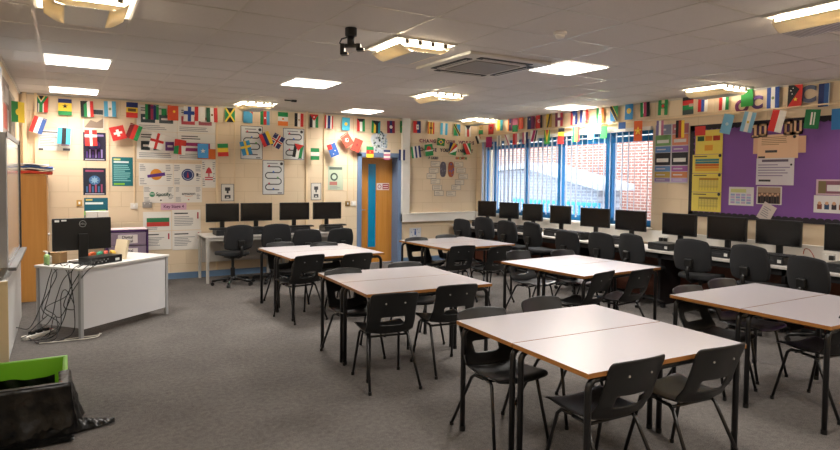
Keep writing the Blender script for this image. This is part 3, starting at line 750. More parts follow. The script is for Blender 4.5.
p = tdp(0.36, 0.13)
t = thing('desktop_computer', 'small black computer with rear ports facing us on the white desk', 'computer', (p[0], p[1], HT), TA)
MB().box(-0.19, -0.09, 0.003, 0.19, 0.09, 0.075, M_black).build('case', t, bevel=0.004)
s = MB()
for k in range(8): s.box(-0.17 + k * 0.024, -0.0925, 0.02 + 0.02 * (k % 2), -0.155 + k * 0.024, -0.0895, 0.034 + 0.02 * (k % 2), M_steel)
s.build('ports', t)
MB().box(0.10, -0.0925, 0.02, 0.15, -0.0895, 0.045, paint('#dcdcd8')).build('asset_sticker', t)
def bottle(x, y, label, body, cap, h=0.13, r=0.026):
    q = tdp(x, y); t = thing('pump_bottle', label, 'bottle', (q[0], q[1], HT))
    MB().lathe([(r, 0.0), (r, h * 0.7), (r * 0.45, h * 0.85)], mat('b_' + body, body, 0.3), 16).build('bottle_body', t, smooth=True)
    s = MB(); s.lathe([(r * 0.5, h * 0.85), (r * 0.5, h), (r * 0.2, h * 1.03)], mat('c_' + cap, cap, 0.4), 12); s.box(-0.03, -0.006, h * 1.02, 0.008, 0.006, h * 1.09, mat('c_' + cap)); s.build('pump_cap', t)
bottle(0.05, 0.50, 'green sanitiser bottle with white pump on the desk corner', '#86a86a', '#e4e4e0')
bottle(0.10, 0.53, 'white bottle with black pump beside the green one', '#d2cfc8', '#1e1e20', 0.11)
q = tdp(0.19, 0.52); t = thing('tissue_box', 'pale brown cardboard tissue box behind the desk cables', 'box', (q[0], q[1], HT), TA + 0.3)
MB().box(-0.06, -0.06, 0, 0.06, 0.06, 0.11, mat('cardboard', '#b58f62', 0.8)).build('carton', t); MB().prism([(-0.03, 0.11), (0.03, 0.11), (0.04, 0.15), (0.0, 0.135), (-0.03, 0.155)], -0.004, 0.004, M_paperT).build('tissue', t)
for k, (x, y, c, lb) in enumerate(((0.50, 0.40, '#c65a2a', 'orange packet'), (0.57, 0.37, '#2f8f6a', 'green packet'), (0.64, 0.36, '#b8452f', 'red packet'), (0.70, 0.33, '#c9a23a', 'yellow packet'))):
    q = tdp(x, y); o = MB().prism([(-0.045, 0.0), (0.045, 0.0), (0.05, 0.06), (0.02, 0.085), (-0.03, 0.075), (-0.05, 0.05)], -0.02, 0.02, paint(c)).build('snack_packet', loc=(q[0], q[1], HT), rot=(0, 0, TA + 0.4 * k), bevel=0.006)
    tag(o, 'small crumpled ' + lb + ' on the desk behind the black monitor', 'packet', 'packets on the teacher desk')
q = tdp(0.69, 0.22); o = MB().box(-0.012, -0.10, 0, 0.012, 0.10, 0.21, paint('#d9c8a8')).build('folder', loc=(q[0], q[1], HT), rot=(0, rad(12), TA - 0.2)); tag(o, 'cream folder leaning upright beside the black monitor', 'folder')
# cables falling off the desk end
cab = [[(0.30, 0.02, HT + 0.06), (0.16, -0.05, HT + 0.03), (0.04, -0.03, HT - 0.04), (-0.03, 0.10, 0.42), (-0.05, 0.16, 0.20), (-0.10, 0.24, 0.03), (-0.22, 0.32, 0.012)],
       [(0.30, 0.03, HT + 0.05), (0.12, -0.04, HT + 0.05), (0.0, 0.02, HT - 0.06), (-0.05, 0.16, 0.34), (0.0, 0.10, 0.28), (-0.06, 0.02, 0.36), (-0.05, 0.13, 0.48), (-0.03, 0.22, 0.40), (-0.06, 0.20, 0.10), (-0.16, 0.26, 0.012)],
       [(0.24, 0.02, HT + 0.05), (0.10, -0.02, HT + 0.06), (-0.02, 0.16, HT - 0.08), (-0.06, 0.24, 0.40), (-0.10, 0.30, 0.16), (-0.28, 0.44, 0.03)],
       [(0.22, 0.02, HT + 0.05), (0.05, 0.04, HT + 0.03), (-0.03, 0.08, HT - 0.05), (-0.02, 0.06, 0.30), (-0.04, 0.05, 0.08), (-0.14, 0.12, 0.012), (-0.30, 0.22, 0.012)],
       [(0.20, 0.10, HT + 0.03), (0.04, 0.34, HT + 0.02), (-0.03, 0.36, HT - 0.08), (-0.08, 0.40, 0.36), (-0.14, 0.50, 0.10), (-0.20, 0.62, 0.10), (-0.30, 0.66, 0.02)]]
for k, P in enumerate(cab):
    o = MB().tube(curve_pts([tuple(MT @ Vector(q)) for q in P]), 0.0045, M_black, 6).build('cable', smooth=True); tag(o, 'black cable trailing off the end of the white desk', 'cable', 'black cables off the white desk')
rc = random.Random(11)
for k in range(4):
    x0, y0 = rc.uniform(-0.12, 0.0), rc.uniform(0.1, 0.5)
    P = [(rc.uniform(0.0, 0.1), rc.uniform(0.05, 0.5), HT + 0.02), (-0.02, y0, HT - 0.06), (x0, y0 + rc.uniform(-.08, .08), 0.45), (x0 - 0.06, y0 + rc.uniform(-.15, .15), rc.uniform(0.18, 0.32)), (x0 - 0.02, y0 + rc.uniform(-.2, .2), rc.uniform(0.1, 0.3)), (x0 - 0.12, y0 + rc.uniform(-.1, .2), 0.05), (x0 - 0.2, 0.35 + rc.uniform(-.1, .1), 0.015)]
    P = [tuple(MT @ Vector(q)) for q in P]; P = [(max(q[0], -0.23), q[1], q[2]) for q in P]
    o = MB().tube(curve_pts(P), 0.0042, M_black, 6).build('cable', smooth=True); tag(o, 'black cable trailing off the end of the white desk', 'cable', 'black cables off the white desk')
wc = [[(-0.10, 0.10, 0.012), (0.02, 0.03, 0.012), (0.12, -0.05, 0.012), (0.20, -0.04, 0.012)], [(-0.28, 0.20, 0.012), (-0.10, 0.02, 0.012), (0.08, -0.10, 0.012), (0.20, -0.02, 0.012)]]
for P in wc:
    o = MB().tube(curve_pts([tuple(MT @ Vector(q)) for q in P]), 0.0045, paint('#d6d0c4'), 6).build('cable', smooth=True); tag(o, 'white cable lying on the carpet at the foot of the white desk', 'cable', 'white cables on the carpet')
t = thing('extension_block', 'white extension block on the carpet beside the white desk', 'extension lead', (-0.06, 0.40, 0), rad(45))
MB().box(-0.17, -0.035, 0, 0.17, 0.035, 0.04, M_white).build('block', t, bevel=0.008)
for x in (-0.08, 0.0, 0.08): MB().box(x - 0.024, -0.024, 0.04, x + 0.024, 0.024, 0.07, M_black).build('plug', t, bevel=0.006)
MB().box(0.125, -0.012, 0.04, 0.15, 0.012, 0.046, paint('#c22d1e')).build('red_switch', t)

# purple drawer unit beyond the desk
t = thing('drawer_unit', 'purple plastic drawer unit with white labels behind the white desk', 'drawer unit', (0.93, 2.95, 0))
M_pur = mat('purple_plastic', '#4a2a5e', 0.4); M_trans = mat('milky_drawer', '#8d7c90', 0.35)
s = MB(); s.box(-0.27, -0.18, 0, -0.245, 0.2, 0.83, M_pur); s.box(0.245, -0.18, 0, 0.27, 0.2, 0.83, M_pur); s.box(-0.27, -0.18, 0.80, 0.27, 0.2, 0.83, M_pur); s.box(-0.27, 0.18, 0, 0.27, 0.2, 0.8, M_pur); s.box(-0.245, -0.17, 0, 0.245, 0.2, 0.03, M_pur); s.build('carcass', t)
for k in range(4):
    z = 0.04 + k * 0.19
    dr = MB().box(-0.238, -0.185, z, 0.238, 0.16, z + 0.178, M_trans).build('drawer', t, bevel=0.006)
    lab = MB().box(-0.12, -0.189, z + 0.03, 0.13, -0.1855, z + 0.15, paint('#e0d8d6')).build('label_card', dr)
    for r, tx in enumerate(('Digital', 'Digital')): text_obj('label_lettering', tx, 0.055, paint('#1f1a1c'), lab, (0.0, -0.1893, z + 0.115 - 0.055 * r), offset=0.001)
MB().box(-0.26, -0.17, 0.831, 0.26, 0.19, 0.835, mat('pale_lid', '#e6d6dc', 0.5)).build('lid', t)
t = thing('paper_trays', 'white paper trays holding leaflets before the teal poster', 'tray', (0.575, 3.16, 0.96))
for sx in (-1, 1): MB().box(sx * 0.072 - 0.07, -0.1, 0, sx * 0.072 + 0.07, 0.1, 0.11, M_white).build('tray', t, bevel=0.004)
MB().box(-0.142, -0.1, 0.1105, 0.142, 0.1, 0.118, mat('pale_paper', '#efeee6', 0.8)).build('leaflets', t)
t2 = thing('wall_shelf', 'narrow cream wall shelf holding the white paper trays', 'shelf', (0.575, 3.22, 0.945)); MB().box(-0.17, -0.13, 0, 0.17, 0.128, 0.014, M_cream).build('board', t2); MB().box(-0.15, 0.10, -0.08, -0.13, 0.128, 0, M_cream).build('bracket', t2); MB().box(0.13, 0.10, -0.08, 0.15, 0.128, 0, M_cream).build('bracket', t2)

# ------------------------------------------------------------------ cupboard in the corner and folded sheets on it
t = thing('oak_cupboard', 'tall oak veneer cupboard standing in the back corner', 'cupboard', (-0.175, 2.83, 0))
MB().box(-0.15, -0.48, 0.0, 0.14, 0.47, 1.585, M_oak2).build('carcass', t, bevel=0.003)
for y0, y1 in ((-0.475, -0.005), (0.0, 0.465)):
    dd = MB().box(0.1405, y0, 0.05, 0.157, y1, 1.575, M_oak2).build('door', t, bevel=0.002)
    MB().tube([(0.158, (y1 - 0.05) if y0 < -0.1 else (y0 + 0.05), 0.80), (0.18, (y1 - 0.05) if y0 < -0.1 else (y0 + 0.05), 0.80)], 0.012, M_steel, 10).build('knob', dd)
MB().box(-0.155, -0.49, 1.586, 0.16, 0.475, 1.60, M_oak2).build('cupboard_top', t)
def sheet(z, th, c, x0, x1, label, rz=0):
    s = MB(); s.grid(lambda u, v: (x0 + (x1 - x0) * u, 2.38 + 0.85 * v, z + th / 2 + 0.010 * math.sin(u * 5 + v * 3)), 8, 6, paint(c)); o = s.build('folded_sheet', smooth=True); m = o.modifiers.new('t', 'SOLIDIFY'); m.thickness = th; tag(o, label, 'folded sheet', 'folded sheets on the cupboard')
sheet(1.615, 0.035, '#c8402f', -0.30, 0.04, 'red folded sheet at the bottom of the pile on the cupboard')
sheet(1.658, 0.016, '#e4e2e0', -0.30, 0.06, 'white folded sheet in the middle of the pile on the cupboard')
sheet(1.684, 0.018, '#3f62a4', -0.30, 0.05, 'blue folded sheet near the top of the pile on the cupboard')
sheet(1.716, 0.014, '#dfe2e6', -0.30, 0.00, 'pale folded sheet topmost of the pile on the cupboard')

# ------------------------------------------------------------------ left wall: whiteboard, casing, posters
t = thing('interactive_whiteboard', 'glossy interactive whiteboard with white edge and black far border', 'whiteboard', (XL + 0.035, 0.45, 0))
MB().box(0.0, -0.85, 0.80, 0.06, 0.85, 1.95, mat('board_back', '#c6c8cc', 0.35)).build('board_back', t, bevel=0.006)
MB().box(0.0605, -0.82, 0.84, 0.063, 0.79, 1.91, mat('glossy_board', '#b9b2a8', 0.12)).build('writing_surface', t)
s = MB(); s.box(0.0605, 0.79, 0.80, 0.075, 0.855, 1.95, M_black); s.build('border', t)
s = MB(); s.box(0.0605, -0.85, 1.91, 0.070, 0.79, 1.955, M_steel); s.build('border', t)
s = MB(); s.box(0.0605, -0.85, 0.77, 0.12, 0.85, 0.80, mat('tray_grey', '#77787a', 0.4)); s.build('pen_tray', t, bevel=0.004)
MB().box(-0.034, -0.3, 1.0, -0.001, 0.3, 1.7, M_black).build('wall_bracket', t)
t = thing('dark_wall_panel', 'black framed dark panel on the wall nearest the whiteboard', 'panel', (XL, -1.2, 0), LEFT)
MB().box(-0.7, -0.03, 0.85, 0.70, -0.001, 1.95, M_black).build('panel_face', t); MB().box(0.70, -0.034, 0.83, 0.73, -0.001, 1.97, M_black).build('edge_frame', t)
t = thing('panel_casing', 'white boxed casing standing on the floor under the whiteboard', 'casing', (XL, 0.43, 0))
MB().box(0.001, -0.92, 0.02, 0.095, 0.92, 0.70, mat('casing_white', '#dedddb', 0.4)).build('casing_front', t, bevel=0.003)
MB().box(0.001, -0.945, 0.0, 0.098, -0.921, 0.70, mat('casing_end', '#d9c7a2', 0.5)).build('end_board', t)
# papers on walls ------------------------------------------------------------------
GREY = paint('#8f8f92'); INK = paint('#3a3a3e'); PAPER = '#e8e4dc'
def text_lines(s, x0, x1, z0, z1, n, m, lay=7, ragged=True):
    dz = (z1 - z0) / n
    for k in range(n):
        e = x1 - (random.uniform(0, 0.45) * (x1 - x0) if ragged else 0)
        z = z0 + dz * (k + 0.5); s.r2(x0, z - dz * 0.2, e, z + dz * 0.2, m, lay)
def poster(name, label, cat, wall, a0, a1, z0, z1, color, draw=None, off=0.002, group=None, rot=0.0):
    w, h = abs(a1 - a0) / 2, (z1 - z0) / 2; c = (a0 + a1) / 2
    loc = {'B': (c, YB - off, (z0 + z1) / 2), 'R': (XR - off, c, (z0 + z1) / 2), 'L': (XL + off, c, (z0 + z1) / 2)}[wall]
    rz = {'B': BACK, 'R': RIGHT, 'L': LEFT}[wall]
    s = MB(); s.box(-w, -0.002, -h, w, 0, h, paint(color)) if isinstance(color, str) else s.box(-w, -0.002, -h, w, 0, h, color)
    if draw: draw(s, w, h)
    o = s.build(name, loc=loc, rot=(0, rot, rz)); tag(o, label, cat, group); return o
LY = 5
def d_papers(s, w, h):
    s.r2(-w * .95, h * .78, w * .2, h * .9, INK, LY); text_lines(s, -w * .9, w * .3, -h * .6, h * .7, 8, GREY, LY)
    s.r2(w * .4, h * .1, w * .9, h * .75, paint('#8aa0c0'), LY); s.r2(w * .4, -h * .5, w * .9, -h * .1, paint('#b08aa0'), LY); s.r2(-w * .98, -h * .98, -w * .7, -h * .8, INK, LY); s.r2(w * .5, -h * .98, w * .95, -h * .75, paint('#5f5f66'), LY)
poster('notice_sheet', 'white printed notice under the red-white-blue tilted flag', 'notice', 'B', -0.128, 0.264, 1.93, 2.208, PAPER, d_papers)
def d_arch(s, w, h):
    s.r2(-w * .92, -h * .85, w * .92, h * .4, paint('#c9b79a'), LY); s.poly2([(-w * .92, -h * .85), (-w * .3, -h * .1), (w * .3, -h * .3), (w * .92, h * .1), (w * .92, -h * .85)], paint('#8d7a6a'), LY + 1); s.r2(-w * .92, h * .45, w * .92, h * .9, paint('#3f4a50'), LY)
poster('picture_print', 'tan picture print high on the back wall below the LED panel', 'poster', 'B', 0.42, 0.683, 2.247, 2.548, '#dcd6ca', d_arch)
def d_neon(c1, c2, c3):
    def f(s, w, h):
        s.r2(-w * .8, h * .72, w * .8, h * .86, paint(c2), LY); s.disc2(0, h * .1, h * .35, paint(c1), LY, rx=w * .5); s.star2(0, h * .1, h * .3, paint(c3), LY + 1, 8, .5)
        for k in range(6): s.r2(-w * .75 + k * w * .26, -h * .8, -w * .6 + k * w * .26, -h * .35 + (k % 2) * h * .15, paint(c2 if k % 2 else c1), LY)
        s.r2(-w * .85, -h * .95, w * .85, -h * .88, paint('#c9c4d0'), LY)
    return f
poster('dark_poster', 'dark violet graphic poster under the white-cross red flag', 'poster', 'B', 0.416, 0.705, 1.799, 2.206, '#25203a', d_neon('#5a3a8a', '#9a86c0', '#2f6a9a'))
poster('dark_poster', 'dark poster with red and blue pattern below the violet one', 'poster', 'B', 0.411, 0.70, 1.303, 1.692, '#1f2436', d_neon('#3f6a9a', '#a04a6a', '#8ab0c9'))
def d_teal(s, w, h):
    s.r2(-w * .85, h * .78, -w * .2, h * .9, paint('#d6e08a'), LY); s.r2(-w * .85, h * .6, w * .6, h * .72, paint('#dfeeee'), LY); text_lines(s, -w * .85, w * .8, -h * .7, h * .5, 9, paint('#8fd0d0'), LY); s.r2(-w * .85, -h * .92, w * .2, -h * .8, paint('#86c23a'), LY)
poster('teal_poster', 'teal printed poster right of the dark graphic posters', 'poster', 'B', 0.783, 1.059, 1.435, 1.859, '#136f78', d_teal)
def d_teal2(s, w, h):
    s.r2(-w * .85, h * .75, -w * .3, h * .9, paint('#d6c86a'), LY); s.r2(-w * .9, h * .4, w * .6, h * .6, paint('#dfeeee'), LY); s.poly2([(-w, -h * .2), (w * .8, -h * .1), (w, -h * .5), (-w, -h * .6)], paint('#6fbf5a'), LY)
poster('teal_poster', 'dark teal poster behind the white paper trays', 'poster', 'B', 0.419, 0.723, 0.95, 1.261, '#0f5d70', d_teal2)
# careers display made of pages
def d_backing(s, w, h): pass
RED = paint('#c23a44')
def d_page(s, w, h):
    text_lines(s, -w * .9, w * .9, h * .3, h * .9, 4, GREY, LY); text_lines(s, -w * .9, w * .9, -h * .9, -h * .6, 2, GREY, LY)
def d_flagpage(cols):
    def f(s, w, h):
        text_lines(s, -w * .8, w * .3, h * .5, h * .85, 2, INK, LY)
        n = len(cols)
        for k, c in enumerate(cols):
            x0 = -w * .9 + 1.8 * w * k / n
            s.r2(x0 + .1 * w, -h * .35, x0 + 1.6 * w / n, h * .3, paint(c), LY); s.r2(x0 + .2 * w, -h * .1, x0 + 1.4 * w / n, h * .05, paint('#e8e0da'), LY + 1)
        text_lines(s, -w * .9, w * .8, -h * .9, -h * .5, 3, GREY, LY)
    return f
for x0, x1, z0, z1, cols, lb in ((1.115, 1.68, 2.26, 2.648, ('#3b4a4e', '#4d5a5e'), 'large white page beside the long conduit behind the upper flags'), (1.685, 2.25, 2.26, 2.648, ('#c24a52', '#b8636a'), 'large white page with red blocks behind the upper flags'),
                            (1.115, 1.68, 1.84, 2.255, ('#2f3b40', '#3a4348', '#6a3a80'), 'large white page with two dark blocks and signature'), (1.685, 2.25, 1.84, 2.255, ('#9a2f6a',), 'large white page with one purple block beside orange sheet')):
    poster('display_page', lb, 'page', 'B', x0, x1, z0, z1, PAPER, d_flagpage(cols), group='white pages of the careers display')
poster('orange_sheet', 'plain orange sheet under the light blue star flag', 'sheet', 'B', 1.975, 2.25, 1.86, 2.02, '#e0702a', off=0.006)
def logo_page(kind):
    def f(s, w, h):
        for x0, x1, z0, z1 in ((-.95, -.55, .3, .9), (.55, .95, .3, .9), (-.95, -.55, -.9, -.3), (.6, .95, -.6, .1)): text_lines(s, x0 * w, x1 * w, z0 * h, z1 * h, 4, GREY, LY)
        if kind == 'ball': s.disc2(0, 0, h * .5, paint('#d98a2a'), LY); s.poly2([(-h * .75, -h * .05), (h * .7, h * .2), (h * .75, -h * .1), (-h * .7, -h * .3)], paint('#5a2f86'), LY + 1)
        if kind == 'crest':
            s.disc2(0, 0, h * .55, paint('#1f2f66'), LY, 24); s.disc2(0, 0, h * .45, paint('#c8ccd8'), LY + 1, 24); s.disc2(0, 0, h * .4, paint('#26386f'), LY + 2, 24); s.poly2([(-h * .1, -h * .25), (h * .1, -h * .25), (0, h * .3)], paint('#b03040'), LY + 3); s.r2(w * .6, -h * .1, w * .75, h * .15, INK, LY)
        if kind == 'tree': s.poly2([(-w * .5, h * .05), (w * .5, h * .05), (w * .3, h * .35), (0, h * .5), (-w * .3, h * .35)], RED, LY); s.r2(-w * .1, -h * .2, w * .1, h * .05, RED, LY); s.r2(-w * .6, -h * .3, w * .6, -h * .22, RED, LY); s.r2(-w * .6, -h * .45, w * .6, -h * .37, RED, LY)
        if kind == 'green': s.disc2(-w * .45, 0, h * .3, paint('#1f8a5a'), LY); s.path2([(-w * .6, h * .08), (-w * .45, h * .12), (-w * .3, h * .05)], h * .06, paint('#e8e8e0'), LY + 1); s.path2([(-w * .57, -h * .05), (-w * .45, -h * .02), (-w * .33, -h * .07)], h * .05, paint('#e8e8e0'), LY + 1); s.disc2(w * .1, -h * .7, h * .1, INK, LY)
        if kind == 'word': s.path2([(-w * .3, -h * .18), (0, -h * .28), (w * .3, -h * .18)], h * .05, paint('#d9822a'), LY); s.disc2(0, -h * .65, h * .08, RED, LY)
    return f
poster('logo_page', 'white page with orange ball logo on the careers display', 'page', 'B', 1.14, 1.62, 1.44, 1.78, PAPER, logo_page('ball'), group='white pages of the careers display')
poster('logo_page', 'white page with round dark blue crest on the careers display', 'page', 'B', 1.625, 2.04, 1.44, 1.78, PAPER, logo_page('crest'), group='white pages of the careers display')
poster('logo_page', 'narrow white page with red tree crest on the careers display', 'page', 'B', 2.045, 2.25, 1.41, 1.845, PAPER, logo_page('tree'), group='white pages of the careers display')
o = poster('logo_page', 'white page with green disc logo and wordmark on the display', 'page', 'B', 1.20, 1.64, 1.18, 1.435, PAPER, logo_page('green'), group='white pages of the careers display')
text_obj('logo_lettering', 'Spotify', 0.075, paint('#2f5a48'), o, (0.055, -0.0065, 0.0), offset=0.001)
o = poster('logo_page', 'white page with a dark wordmark above an orange smile', 'page', 'B', 1.645, 2.04, 1.18, 1.435, PAPER, logo_page('word'), group='white pages of the careers display')
text_obj('logo_lettering', 'amazon', 0.065, INK, o, (0.0, -0.0065, 0.01), offset=0.001)
o = poster('heading_strip', 'pink heading strip reading Key Stage 4 on the back wall', 'sign', 'B', 1.44, 1.81, 1.068, 1.172, '#d9b0c4', off=0.004)
text_obj('heading_lettering', 'Key Stage 4', 0.062, paint('#5a2050'), o, (0, -0.0032, 0), offset=0.0012)
def d_bul(s, w, h):
    for k, c in enumerate(('#e8e6e0', '#2f7a50', '#c23a34')): s.r2(-w * .75, h * (.35 - .45 * k) - h * .0, w * .85, h * (.8 - .45 * k), paint(c), LY)
    text_lines(s, -w * .8, w * .6, -h * .9, -h * .6, 2, GREY, LY)
poster('flag_page', 'white page with white-green-red bands below the pink heading', 'page', 'B', 1.192, 1.59, 0.755, 1.045, PAPER, d_bul, group='pages under the pink heading')
def d_info(s, w, h):
    s.r2(-w * .85, h * .6, w * .1, h * .72, INK, LY); text_lines(s, -w * .85, w * .6, -h * .6, h * .4, 6, GREY, LY); s.r2(w * .75, h * .1, w * .85, h * .75, paint('#b03048'), LY)
for x0, x1, z0, z1, lb in ((1.60, 2.02, 0.755, 1.065, 'white information page right of the white-green-red one'), (1.60, 2.03, 0.445, 0.745, 'lowest white information page beside the desk end'), (1.19, 1.59, 0.465, 0.745, 'white information page under the white-green-red one')):
    poster('information_page', lb, 'page', 'B', x0, x1, z0, z1, PAPER, d_info, group='pages under the pink heading')
# snake maps
def d_snake(s, w, h):
    for q in ((-w, -h, w, -h * .97), (-w, h * .97, w, h), (-w, -h, -w * .95, h), (w * .95, -h, w, h)): s.r2(*q, paint('#3a4560'), LY)
    pts = []; zs = [.62, .28, -.06, -.4, -.72]
    for k, z in enumerate(zs):
        sgn = 1 if k % 2 == 0 else -1
        pts += [(-sgn * w * .55, z * h), (sgn * w * .55, z * h)]
        if k < 4: pts += [(sgn * w * .72, z * h - .1 * h), (sgn * w * .72, z * h - .24 * h)]
    s.path2(pts, w * .09, paint('#2b2f36'), LY)
    for k, z in enumerate(zs): s.disc2((k % 3 - 1) * w * .4, z * h + h * .05, w * .09, paint(('#c25a6a', '#5a7ac2', '#6aa86a')[k % 3]), LY + 1)
    s.r2(-w * .6, h * .78, w * .4, h * .84, GREY, LY); s.disc2(w * .75, h * .8, w * .14, INK, LY); s.r2(w * .4, -h * .93, w * .8, -h * .88, INK, LY)
poster('journey_map', 'white winding path sheet behind the blue-yellow tilted flag', 'poster', 'B', 2.643, 3.0, 1.876, 2.416, '#dcdedd', d_snake, group='winding path sheets')
poster('journey_map', 'white winding path sheet behind the red-triangle striped flag', 'poster', 'B', 3.346, 3.715, 1.885, 2.411, '#dcdedd', d_snake, group='winding path sheets')
poster('journey_map', 'white winding path sheet lowest of three, above the monitors', 'poster', 'B', 3.0, 3.365, 1.297, 1.868, '#dcdedd', d_snake, group='winding path sheets')
def d_green(s, w, h):
    s.r2(-w * .85, h * .7, w * .85, h * .92, paint('#5d6a60'), LY); s.disc2(-w * .2, h * .1, w * .5, paint('#3f4f46'), LY); s.disc2(-w * .2, h * .1, w * .3, paint('#b8c8b4'), LY + 1); s.r2(-w * .8, -h * .6, w * .2, -h * .3, paint('#b4756a'), LY); text_lines(s, -w * .8, w * .8, -h * .95, -h * .65, 3, GREY, LY)
poster('green_poster', 'pale green picture poster between the monitors and the door', 'poster', 'B', 4.152, 4.437, 1.372, 1.791, '#b9c6ae', d_green)
def d_small(s, w, h):
    for q in ((-w, -h, w, -h * .95), (-w, h * .95, w, h), (-w, -h, -w * .92, h), (w * .92, -h, w, h)): s.r2(*q, INK, LY)
    s.r2(-w * .4, h * .2, w * .4, h * .6, INK, LY); s.r2(-w * .15, -h * .1, w * .15, h * .2, INK, LY); s.r2(-w * .45, -h * .7, w * .45, -h * .3, INK, LY); s.r2(-w * .2, -h * .62, w * .2, -h * .5, paint('#e0ded8'), LY + 1)
poster('framed_notice', 'small black bordered notice above the first back monitor', 'notice', 'B', 2.334, 2.537, 1.196, 1.47, '#dedad2', d_small, group='small bordered notices'); poster('framed_notice', 'small black bordered notice above the last back monitors', 'notice', 'B', 3.841, 4.025, 1.198, 1.493, '#dedad2', d_small, group='small bordered notices')
poster('blue_notice', 'small white notice with blue figures beside the door foot', 'notice', 'B', 5.80, 6.05, 0.47, 0.65, '#d8dade', lambda s, w, h: [s.r2(-w * .15, -h * .5, w * .15, h * .3, paint('#2f5aa0'), LY), s.disc2(0, h * .55, h * .2, paint('#2f5aa0'), LY)] + [s.disc2(w * .65 * math.cos(k), h * .75 * math.sin(k), h * .1, paint('#4f78b8'), LY) for k in range(6)])
# silver dragon collage above the door
def splat(n, r0, r1, seed):
    rr = random.Random(seed); return [((r0 + (r1 - r0) * rr.random()) * math.cos(2 * PI * k / n), (r0 + (r1 - r0) * rr.random()) * math.sin(2 * PI * k / n) * 1.3) for k in range(n)]
s = MB(); s.prism(splat(26, 0.13, 0.21, 4), -0.004, 0, paint('#c9d0d6'))
rr = random.Random(3)
for k in range(60):
    a = rr.random() * 2 * PI; q = rr.random() ** .5 * 0.15; s.disc2(q * math.cos(a), q * math.sin(a) * 1.3, 0.008 + 0.014 * rr.random(), paint(('#5f6f78', '#e6eaec', '#8fa4b4', '#33404a', '#a8b8a8')[k % 5]), 8 + k % 6)
o = s.build('paper_collage', loc=(5.16, YB - 0.003, 2.24)); tag(o, 'ragged silver grey paper collage above the oak door', 'decoration')
# sockets on back wall
for x, z, lb, c, w_ in ((1.25, 1.15, 'grey double socket beside the pink heading strip', M_steel, 0.13), (1.07, 1.137, 'white socket box beside the teal posters', M_white, 0.10), (4.525, 1.13, 'brass coloured switch left of the oak door', mat('brass', '#a08040', 0.35, 0.8), 0.09), (4.64, 1.13, 'white switch nearest the oak door frame', M_white, 0.09), (0.36, 1.19, 'yellow isolator switch above the black monitor', mat('yellow_box', '#c79a4a', 0.5), 0.07)):
    socket(x, YB, z, BACK, lb, w_, c)
# brain display on the white panel
t = thing('brain_display', 'paper brain halves ringed by caption slips on back wall', 'wall display', (6.63, YB - 0.002, 0))
for sx, col, c2 in ((-1, '#6c6672', '#8a8490'), (1, '#b8613f', '#4f6aa8')):
    s = MB(); pts = [(sx * (0.02 + 0.145 * (0.5 + 0.5 * math.copysign(abs(math.cos(a)) ** 0.75, math.cos(a)))), 1.77 + 0.15 * math.copysign(abs(math.sin(a)) ** 0.8, math.sin(a))) for a in [2 * PI * k / 20 for k in range(20)]]
    if sx < 0: pts = pts[::-1]
    s.prism(pts, -0.004, 0, paint(col)); rr = random.Random(5)
    for k in range(16):
        a = rr.random() * 2 * PI; q = rr.random() ** .5; s.disc2(sx * (0.098 + 0.05 * q * math.cos(a)), 1.77 + 0.11 * q * math.sin(a), 0.018, paint(c2 if k % 2 else col), 8 + k % 5)
    s.build('brain_half', t)
for u, v in ((127, 220), (243, 222), (118, 252), (255, 252), (107, 280), (265, 282), (127, 307), (247, 311), (135, 338), (230, 337), (144, 366), (205, 368)):
    p = on_plane(410 + u / 5, 120 + v / 5, 1, YB); s = MB(); s.box(-0.105, -0.003, -0.05, 0.105, 0, 0.05, paint('#8a8482')); s.r2(-0.098, -0.043, 0.098, 0.043, paint('#e6dac6'), 6); text_lines(s, -0.08, 0.07, -0.03, 0.03, 2, paint('#b5aaa0'), 7); s.build('caption_slip', t, loc=(p.x - 6.63, 0, p.z))
def letters(name, label, body, x, z, size, cols, y=YB - 0.002, rz=BACK, step=0.075, par=None):
    t = thing(name, label, 'lettering', (x, y, z), rz)
    k = 0
    for i, ch in enumerate(body):
        if ch == ' ': continue
        text_obj('letter', ch, size, paint(cols[k % len(cols)]), t, (i * step, 0, 0), offset=0.004, depth=0.002); k += 1
    return t
letters('cut_out_words', 'cut out letters reading CHANGE YOUR WORDS above the brain', 'CHANGE YOUR WORDS', 6.03, 2.305, 0.09, ('#a04a5a', '#8a5a6a', '#5a3a4a'), step=0.076)
letters('cut_out_words', 'cut out letters reading CHANGE YOUR MINDSET below the first words', 'CHANGE YOUR MINDSET', 6.03, 2.14, 0.085, ('#4a4040', '#6a4a4a', '#35304a'), step=0.066)
letters('cut_out_words', 'small dark cut out word FIXED over the grey brain half', 'FIXED', 6.22, 1.985, 0.062, ('#46424a',), step=0.045)
letters('cut_out_words', 'small coloured cut out word GROWTH over the orange brain half', 'GROWTH', 6.85, 1.995, 0.062, ('#b84a3a', '#c9822f', '#5a8a4a'), step=0.045)
